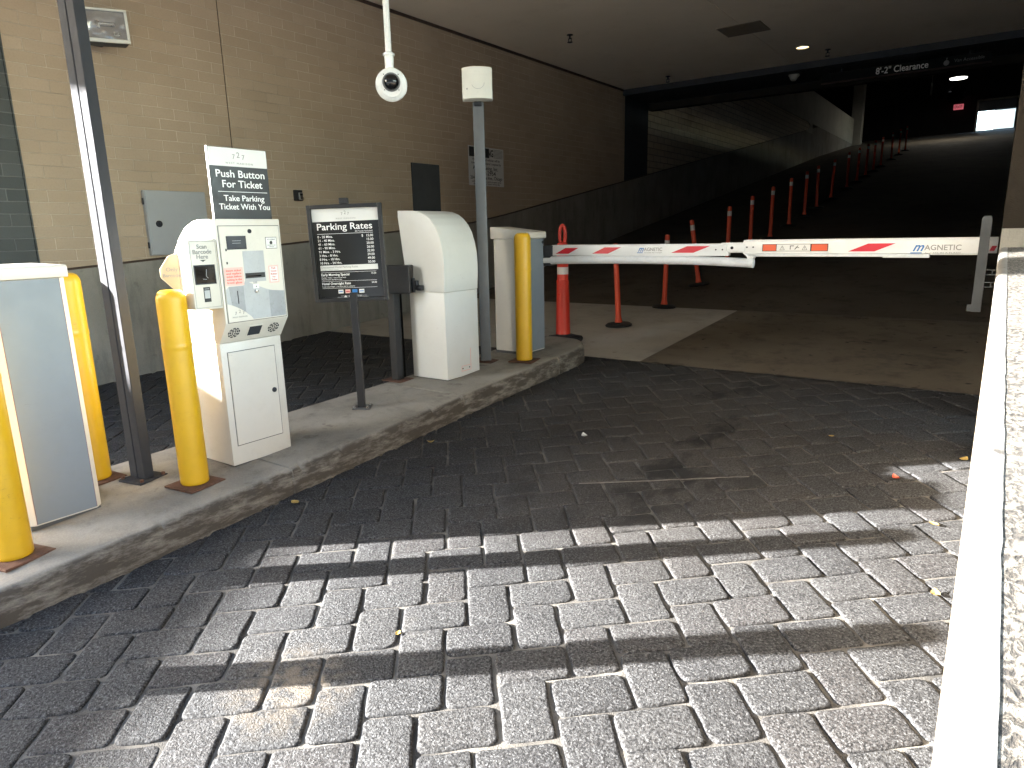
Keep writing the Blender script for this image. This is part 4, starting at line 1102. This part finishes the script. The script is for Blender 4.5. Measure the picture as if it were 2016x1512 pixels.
def rbox(nm, mat, x0, x1, z0, z1, d0, d1, bev=0, par=None):
    m = MB(); m.box(x0, x1, z0, z1, d0, d1, bev, FRW); return m.build(nm, mat, par or rs)
m = MB()
for a in ((-SW, -SW + .024, SZ0, SZ1), (SW - .024, SW, SZ0, SZ1), (-SW + .0245, SW - .0245, SZ1 - .024, SZ1), (-SW + .0245, SW - .0245, SZ0, SZ0 + .024)): m.box(a[0], a[1], a[2], a[3], -.012, .028, .003, FRW)
m.build('frame', M['black'], rs)
rbox('backing', M['black'], -SW + .005, SW - .005, SZ0 + .005, SZ1 - .005, -.020, -.0125)
rbox('top_tab', M['black'], -.030, .028, SZ1 + .0005, SZ1 + .040, -.02, .012, .004)
t = NT('poster_black'); t.base((.018, .018, .018, 1)); t.set(.22, 0, .5); M['poster'] = t.m
pf = rbox('poster', M['poster'], -SW + .025, SW - .025, SZ0 + .025, SZ1 - .025, -.008, .004)
zt_ = SZ1 - .024
def prow(z0, z1, mat, nm, x0=-SW + .026, x1=SW - .026): return rbox(nm, mat, x0, x1, z0, z1, .0043, .0048, 0, pf)
prow(zt_ - .083, zt_ - .001, M['signwhite'], 'white_header')
TP = lambda x, z: FRW @ Matrix.Translation((x, z, .0052))
text('7', .026, M['greyink'], TP(-.020, zt_ - .037), pf); text('2', .032, M['greyink'], TP(.001, zt_ - .030), pf); text('7', .026, M['greyink'], TP(.022, zt_ - .037), pf)
text('WEST MADISON', .012, M['greyink'], TP(.003, zt_ - .066), pf, width=.13, spacing=1.3)
text('Parking Rates', .060, M['white_ink'], TP(-.01, zt_ - .118), pf, bold=.008, width=.365)
text('All Taxes Included', .013, M['white_ink'], TP(.115, zt_ - .150), pf, width=.115)
prow(zt_ - .1625, zt_ - .1605, M['white_ink'], 'rule_line', -.195, .175)
rows = [('0 - 20 Mins.', '$   15.00'), ('21 - 40 Mins.', '15.00'), ('41 - 60 Mins.', '20.00'), ('61 - 90 Mins.', '26.00'), ('91 Mins. - 3 Hrs.', '32.00'), ('3 Hrs. - 8 Hrs.', '39.00'), ('8 Hrs. - 10 Hrs.', '49.00'), ('10 Hrs. - 24 Hrs.', '50.00')]
for i, (a, b) in enumerate(rows):
    z = zt_ - .180 - i * .0243
    text(a, .0215, M['white_ink'], TP(-.195, z), pf, 'rate_line', align='LEFT', bold=.006)
    text(b, .0215, M['white_ink'], TP(.175, z), pf, 'rate_price', align='RIGHT', bold=.006)
prow(zt_ - .400, zt_ - .365, M['signwhite'], 'discount_band', -.195, .19)
text('Discounted Hotel Parking Rates', .019, M['greyink'], TP(-.19, zt_ - .378), pf, align='LEFT')
text('Hotel guest validation required', .009, M['greyink'], TP(-.19, zt_ - .394), pf, align='LEFT')
prow(zt_ - .4125, zt_ - .411, M['white_ink'], 'rule_line', -.195, .175)
text('Early Morning Special', .022, M['white_ink'], TP(-.195, zt_ - .427), pf, align='LEFT', bold=.015); text('15.00', .016, M['white_ink'], TP(.175, zt_ - .425), pf, align='RIGHT')
text('Monday - Friday  |  6 am to 9 am entry', .0105, M['white_ink'], TP(-.195, zt_ - .446), pf, align='LEFT'); text('Must exit same day before 6 pm', .0105, M['white_ink'], TP(-.195, zt_ - .458), pf, align='LEFT')
prow(zt_ - .4705, zt_ - .469, M['white_ink'], 'rule_line', -.195, .175)
text('Hotel Overnight Rate', .022, M['white_ink'], TP(-.195, zt_ - .486), pf, align='LEFT', bold=.015); text('54.00', .016, M['white_ink'], TP(.175, zt_ - .485), pf, align='RIGHT')
text('In and out privileges  |  See front desk for validation', .0105, M['white_ink'], TP(-.195, zt_ - .505), pf, align='LEFT')
prow(zt_ - .5165, zt_ - .515, M['white_ink'], 'rule_line', -.195, .175)
for i, mm in enumerate((M['signwhite'], M['pink'], M['blue_ink'], M['signwhite'])):
    x = -.09 + i * .047
    cd_ = rbox('card_icon', mm, x, x + .034, zt_ - .552, zt_ - .527, .0043, .0049, 0, pf)
    rbox('card_stripe', M['blue_ink'] if i != 1 else M['red'], x + .004, x + .030, zt_ - .543, zt_ - .537, .0050, .0054, 0, cd_)
prow(zt_ - .5695, zt_ - .5685, M['white_ink'], 'fine_print', -.075, .10); prow(zt_ - .5775, zt_ - .5765, M['white_ink'], 'fine_print', -.10, .11)
text('LEGACY', .0165, M['white_ink'], TP(.022, SZ0 + .0335), pf, width=.085, spacing=1.1)
m = MB(); m.prism([FRW @ Vector(p) for p in ((-.055, SZ0 + .027, .005), (-.033, SZ0 + .027, .005), (-.038, SZ0 + .035, .005), (-.044, SZ0 + .041, .005), (-.050, SZ0 + .035, .005))], FRW.to_3x3() @ Vector((0, 0, .0005))); m.build('emblem', M['white_ink'], pf)

# ------------------------------------------------------------------ intercom post (other lane)
ip = thing('intercom_post', (-3.80, 3.74, zi(3.74)), 'dark metal intercom post with box, half hidden behind the rates sign', 'intercom post')
m = MB(); m.box(-3.835, -3.765, 3.715, 3.785, zi(3.74) + .008, 1.06, .004); m.build('post', M['black'], ip)
m = MB(); m.box(-.125, .105, -.06, .075, 1.055, 1.27, .008, Matrix.Translation((-3.75, 3.77, 0)) @ Matrix.Rotation(R_(28), 4, 'Z')); m.build('box', M['black'], ip)
m = MB(); m.box(-.10, .10, -.085, .085, zi(3.74), zi(3.74) + .008, .002, Matrix.Translation((-3.80, 3.75, 0))); m.build('base_plate', M['rust'], ip)
m = MB(); m.box(-3.66, -3.625, 3.83, 3.862, 1.08, 1.15, .004); m.box(-3.625, -3.575, 3.83, 3.8635, 1.075, 1.115, .004); m.cyl((-3.655, 3.835, 1.06), (-3.655, 3.835, 1.17), .010, seg=12); m.build('bracket', M['steel'], ip)
m = MB(); m.box(-4.0, -3.955, 3.95, 4.0, zi(4) - .15, 1.25, .003); m.build('rear_post', M['blackmatte'], ip)

# ------------------------------------------------------------------ hooded kiosk of the other lane
kz = .372
ks = thing('hooded_kiosk', (-3.55, 4.06, kz), 'plain white kiosk with curved hood seen from its back', 'kiosk')
m = MB(); m.box(-3.72, -3.39, 3.88, 4.25, kz - .004, kz + .022); m.build('base', M['dark_base'], ks)
m = MB(); m.box(-3.735, -3.375, 3.865, 4.265, kz + .014, 1.061, .003); kl = m.build('lower_body', M['kiosk'], ks, True)
hp = [(-3.735, 1.0635), (-3.371, 1.0635), (-3.365, 1.16), (-3.362, 1.26), (-3.368, 1.35), (-3.384, 1.43), (-3.405, 1.50), (-3.44, 1.56), (-3.485, 1.608), (-3.535, 1.642), (-3.60, 1.665), (-3.68, 1.674), (-3.812, 1.678), (-3.812, 1.63), (-3.765, 1.25)]
m = MB(); m.prism([(p[0], 3.862, p[1]) for p in hp], (0, .405, 0), .003); m.build('hood', M['kiosk'], ks, True, 30)
m = MB()
m.box(-3.3745, -3.3735, 4.035, 4.04, .43, .465); m.box(-3.3745, -3.3735, 4.035, 4.155, .425, .43); m.box(-3.3745, -3.3735, 4.04, 4.15, .465, .469); m.box(-3.3745, -3.3735, 4.15, 4.155, .43, .60); m.build('sticker_outline', M['pink'], kl)
for y_ in (4.05, 4.135):
    m = MB(); m.lathe([(.006, 0), (.006, .002), (0, .003)], (-3.3748, y_, .447), (1, 0, 0), 10); m.build('screw', M['steel'], kl)
s2 = instr_sign(-3.70, 3.93, 4.245, 1.672, 2.03, 'blank black back of a sign board standing on the white hooded kiosk', readable=False)

# ------------------------------------------------------------------ grey square post with reader
gx, gy = -3.53, 4.555
rp = thing('reader_post', (gx, gy, zi(gy)), 'grey square post with white curved reader head behind the kiosk', 'reader post')
m = MB(); m.box(-.045, .045, -.045, .045, zi(gy) + .004, 2.52, .008, Matrix.Translation((gx, gy, 0)) @ Matrix.Rotation(R_(38), 4, 'Z')); m.build('post', M['greypost'], rp, True)
m = MB(); m.box(-.11, .11, -.11, .11, zi(gy), zi(gy) + .006, .002, Matrix.Translation((gx, gy, 0)) @ Matrix.Rotation(R_(8), 4, 'Z')); m.build('base_plate', M['rust'], rp)
hd = Matrix.Translation((gx + .02, gy - .03, 2.63)) @ Matrix.Rotation(R_(38), 4, 'Z') @ Matrix.Rotation(R_(-6), 4, 'X')
m = MB()
n = 10
front = [(-.118 + .236 * i / n, -.07 - .035 * (1 - ((i / n - .5) * 2) ** 2)) for i in range(n + 1)]
m.prism([hd @ Vector((p[0], p[1], -.118)) for p in front + [(.118, .0), (-.118, .0)]], hd.to_3x3() @ Vector((0, 0, .236)), .005)
hh = m.build('reader_head', M['plastic'], rp, True, 40)
m = MB()
for i in range(12):
    a0, a1 = R_(200 + i * 13), R_(200 + (i + 1) * 13)
    def q_(a): return hd @ Vector((.005 + .05 * math.cos(a), -.1065 + .35 * (.05 * math.cos(a)) ** 2 * 7, .0 + .05 * math.sin(a)))
    m.cyl(q_(a0), q_(a1), .0016, seg=6)
m.build('curved_mark', M['silver'], hh)
m = MB(); m.lathe([(.006, 0), (.006, -.003), (0, -.003)], hd @ Vector((-.08, -.087, -.045)), hd.to_3x3() @ Vector((0, 1, 0)), 10); m.build('indicator', M['greyink'], hh)
m = MB(); m.box(-.03, .03, -.02, .045, -.15, -.119, .004, hd); m.build('clamp', M['steel'], rp)
#SECTION5
# ------------------------------------------------------------------ channelizer and delineators
cx_, cy_ = -3.70, 6.13
cz0 = zl(cy_)
ch = thing('traffic_channelizer', (cx_, cy_, cz0), 'fat red orange channelizer tube with loop handle behind the kerb nose', 'channelizer')
m = MB(); m.lathe([(.085, .03), (.078, .06), (.075, .12), (.066, .62), (.067, .625), (.067, .635), (.060, .64), (.058, .86), (.062, .865), (.062, .90), (.050, .905), (.048, .985), (.056, .99), (.052, 1.02), (.02, 1.035), (0, 1.035)], (cx_, cy_, cz0), seg=36); m.build('tube', M['redplastic'], ch, True, 40)
m = MB(); m.lathe([(.0605, .70), (.0602, .775), (.06, .775)], (cx_, cy_, cz0), seg=36)
m.lathe([(.0595, .83), (.0592, .855)], (cx_, cy_, cz0), seg=36); m.build('reflective_band', M['reflective'], ch, True)
hu = Vector((.816, .578, 0))
c_h = Vector((cx_, cy_, cz0))
pts = []
for i in range(25):
    a = 2 * math.pi * i / 24
    pts.append(c_h + hu * (.030 * math.cos(a)) + Vector((0, 0, 1.10 + .098 * math.sin(a))))
m = MB(); m.tube(pts, .0185, 10); m.build('handle', M['redplastic'], ch, True, 60)
m = MB(); m.lathe([(.20, 0), (.205, .02), (.19, .045), (.10, .06), (.09, .07)], (cx_ + .03, cy_ - .02, cz0 + .001), seg=8); m.build('rubber_base', M['rubber'], ch)

DG = 'orange delineator posts dividing the ramp'
def tilt_mtx(x, y, tx, ty):
    z = zl(y)
    return Matrix.Translation((x, y, z)) @ Matrix.Rotation(tx, 4, 'Y') @ Matrix.Rotation(ty, 4, 'X')
def delineator(label):
    d = thing('delineator_post', (0, 0, 0), label, 'delineator', DG)
    m = MB(); m.lathe([(.0375, .02), (.044, .05), (.034, .10), (.032, .14), (.031, .92), (.026, .935), (0, .94)], seg=24); m.build('post', M['orange'], d, True, 50)
    m = MB(); m.lathe([(.0318, .79), (.0318, .865)], seg=24); m.build('reflective_band', M['reflective'], d, True)
    m = MB(); m.lathe([(.15, 0), (.155, .015), (.13, .035), (.05, .045), (.045, .03)], seg=28); m.build('rubber_base', M['rubber'], d, True, 40)
    return d
ORD = ['first', 'second', 'third', 'fourth', 'fifth', 'sixth', 'seventh', 'eighth', 'ninth', 'tenth', 'eleventh', 'twelfth', 'thirteenth', 'fourteenth', 'fifteenth', 'sixteenth', 'seventeenth', 'eighteenth']
POS = [(7.045, 0, -.03), (8.36, .01, 0), (9.62, -.02, -.28), (10.83, 0, 0.0), (12.02, 0, 0), (13.25, -.01, -.02), (14.60, 0, 0), (15.85, 0, 0), (17.0, 0, -.01), (18.5, 0.02, 0), (20.5, 0, 0), (21.95, 0, 0), (23.35, 0, 0), (24.75, 0, 0), (26.2, 0, 0), (28.6, .04, 0), (30.5, 0, 0), (32.4, .05, 0)]
SPEC = {0: 'bright orange delineator post on the light patch of floor, its top hidden by the barrier arm', 1: 'orange delineator post at the back edge of the light patch',
        2: 'orange delineator post leaning left above the barrier arm', 3: 'orange delineator post just left of the arm hinge', 4: 'orange delineator post rising behind the arm hinge'}
proto = None
def place(o, y, tx, ty):
    o.location = (-3.5, y, zl(y)); o.rotation_euler = (ty * .3, tx + (ty * .55 if ty < -.1 else 0), random.uniform(0, 6))
for i, (y, tx, ty) in enumerate(POS):
    lab = SPEC.get(i, 'orange delineator post with white band, %s up the ramp counted from the barrier arm' % ORD[i])
    if proto is None:
        proto = delineator(lab); o = proto
    else:
        o = proto.copy(); COL.objects.link(o); o['label'] = lab
        for c in list(proto.children):
            k = c.copy(); COL.objects.link(k); k.parent = o
    o.location = (-3.5, y, zl(y))
    # lean within the picture's left-right direction (camera right = (.816,.578))
    lean = {0: R_(-3.0), 1: R_(1.2), 2: R_(-8.5), 8: R_(-1), 9: R_(2.5)}.get(i, R_(random.uniform(-1, 1)))
    o.rotation_euler = Matrix.Rotation(lean, 3, Vector((-.578, .816, 0))).to_euler()

# ------------------------------------------------------------------ leaf litter
def leaf(x, y, s, mat, label, ang, curl=.4):
    m = MB()
    n = 7
    L, R2 = [], []
    top = []
    for i in range(n + 1):
        u = i / n; w_ = math.sin(math.pi * u) ** .8 * .32
        zc = curl * s * (u - .5) ** 2
        top.append([(-w_ * s, (u - .5) * s, zc + .25 * s * w_), (0, (u - .5) * s, zc), (w_ * s, (u - .5) * s, zc + .25 * s * w_)])
    Mx = Matrix.Translation((x, y, zl(y) + .006)) @ Matrix.Rotation(ang, 4, 'Z')
    V = [[m.bm.verts.new(Mx @ Vector(p)) for p in r] for r in top]
    V2 = [[m.bm.verts.new(Mx @ (Vector(p) - Vector((0, 0, .0012)))) for p in r] for r in top]
    for A in (V, V2):
        for a, b in zip(A, A[1:]):
            for k in (0, 1):
                vs = []
                for v in (a[k], a[k + 1], b[k + 1], b[k]): vs.append(v)
                m.bm.faces.new(vs)
    m.bm.verts.index_update()
    return tag(m.build('fallen_leaf', mat), label, 'leaf', 'fallen leaves on the pavers')
leaf(-.30, 3.78, .055, M['leafred'], 'small red leaf on the dark paver near the wedge of sunlight', .6, 1.2)
leaf(-.10, 3.32, .045, M['leaf'], 'yellow leaf on a sunlit paver beside the low white wall', 1.1)
leaf(-.70, 4.28, .035, M['leaf'], 'tiny pale leaf at the shaded edge of the sunlit wedge', 2.1)
leaf(-1.62, 1.52, .030, M['leaf'], 'tiny brown leaf in the shadow stripe on the near pavers', .3)
leaf(-2.90, 2.05, .06, M['leaf'], 'dry yellow leaf lying against the kerb', 1.5)
leaf(-.03, 4.2, .06, M['leaf'], 'pale leaf against the low white wall at the end of the sunlit wedge', 2.6, 1)
leaf(-.05, 2.72, .05, M['leaf'], 'dry leaf tucked against the low white wall in the foreground shadow', .2, 1)
leaf(-2.86, 3.08, .05, M['leaf'], 'dry curled leaf on the shaded pavers near the kerb', 2.3, 1.2)
leaf(-2.03, 3.62, .06, M['signwhite'], 'scrap of white paper on the shaded pavers', .8, 1.2)
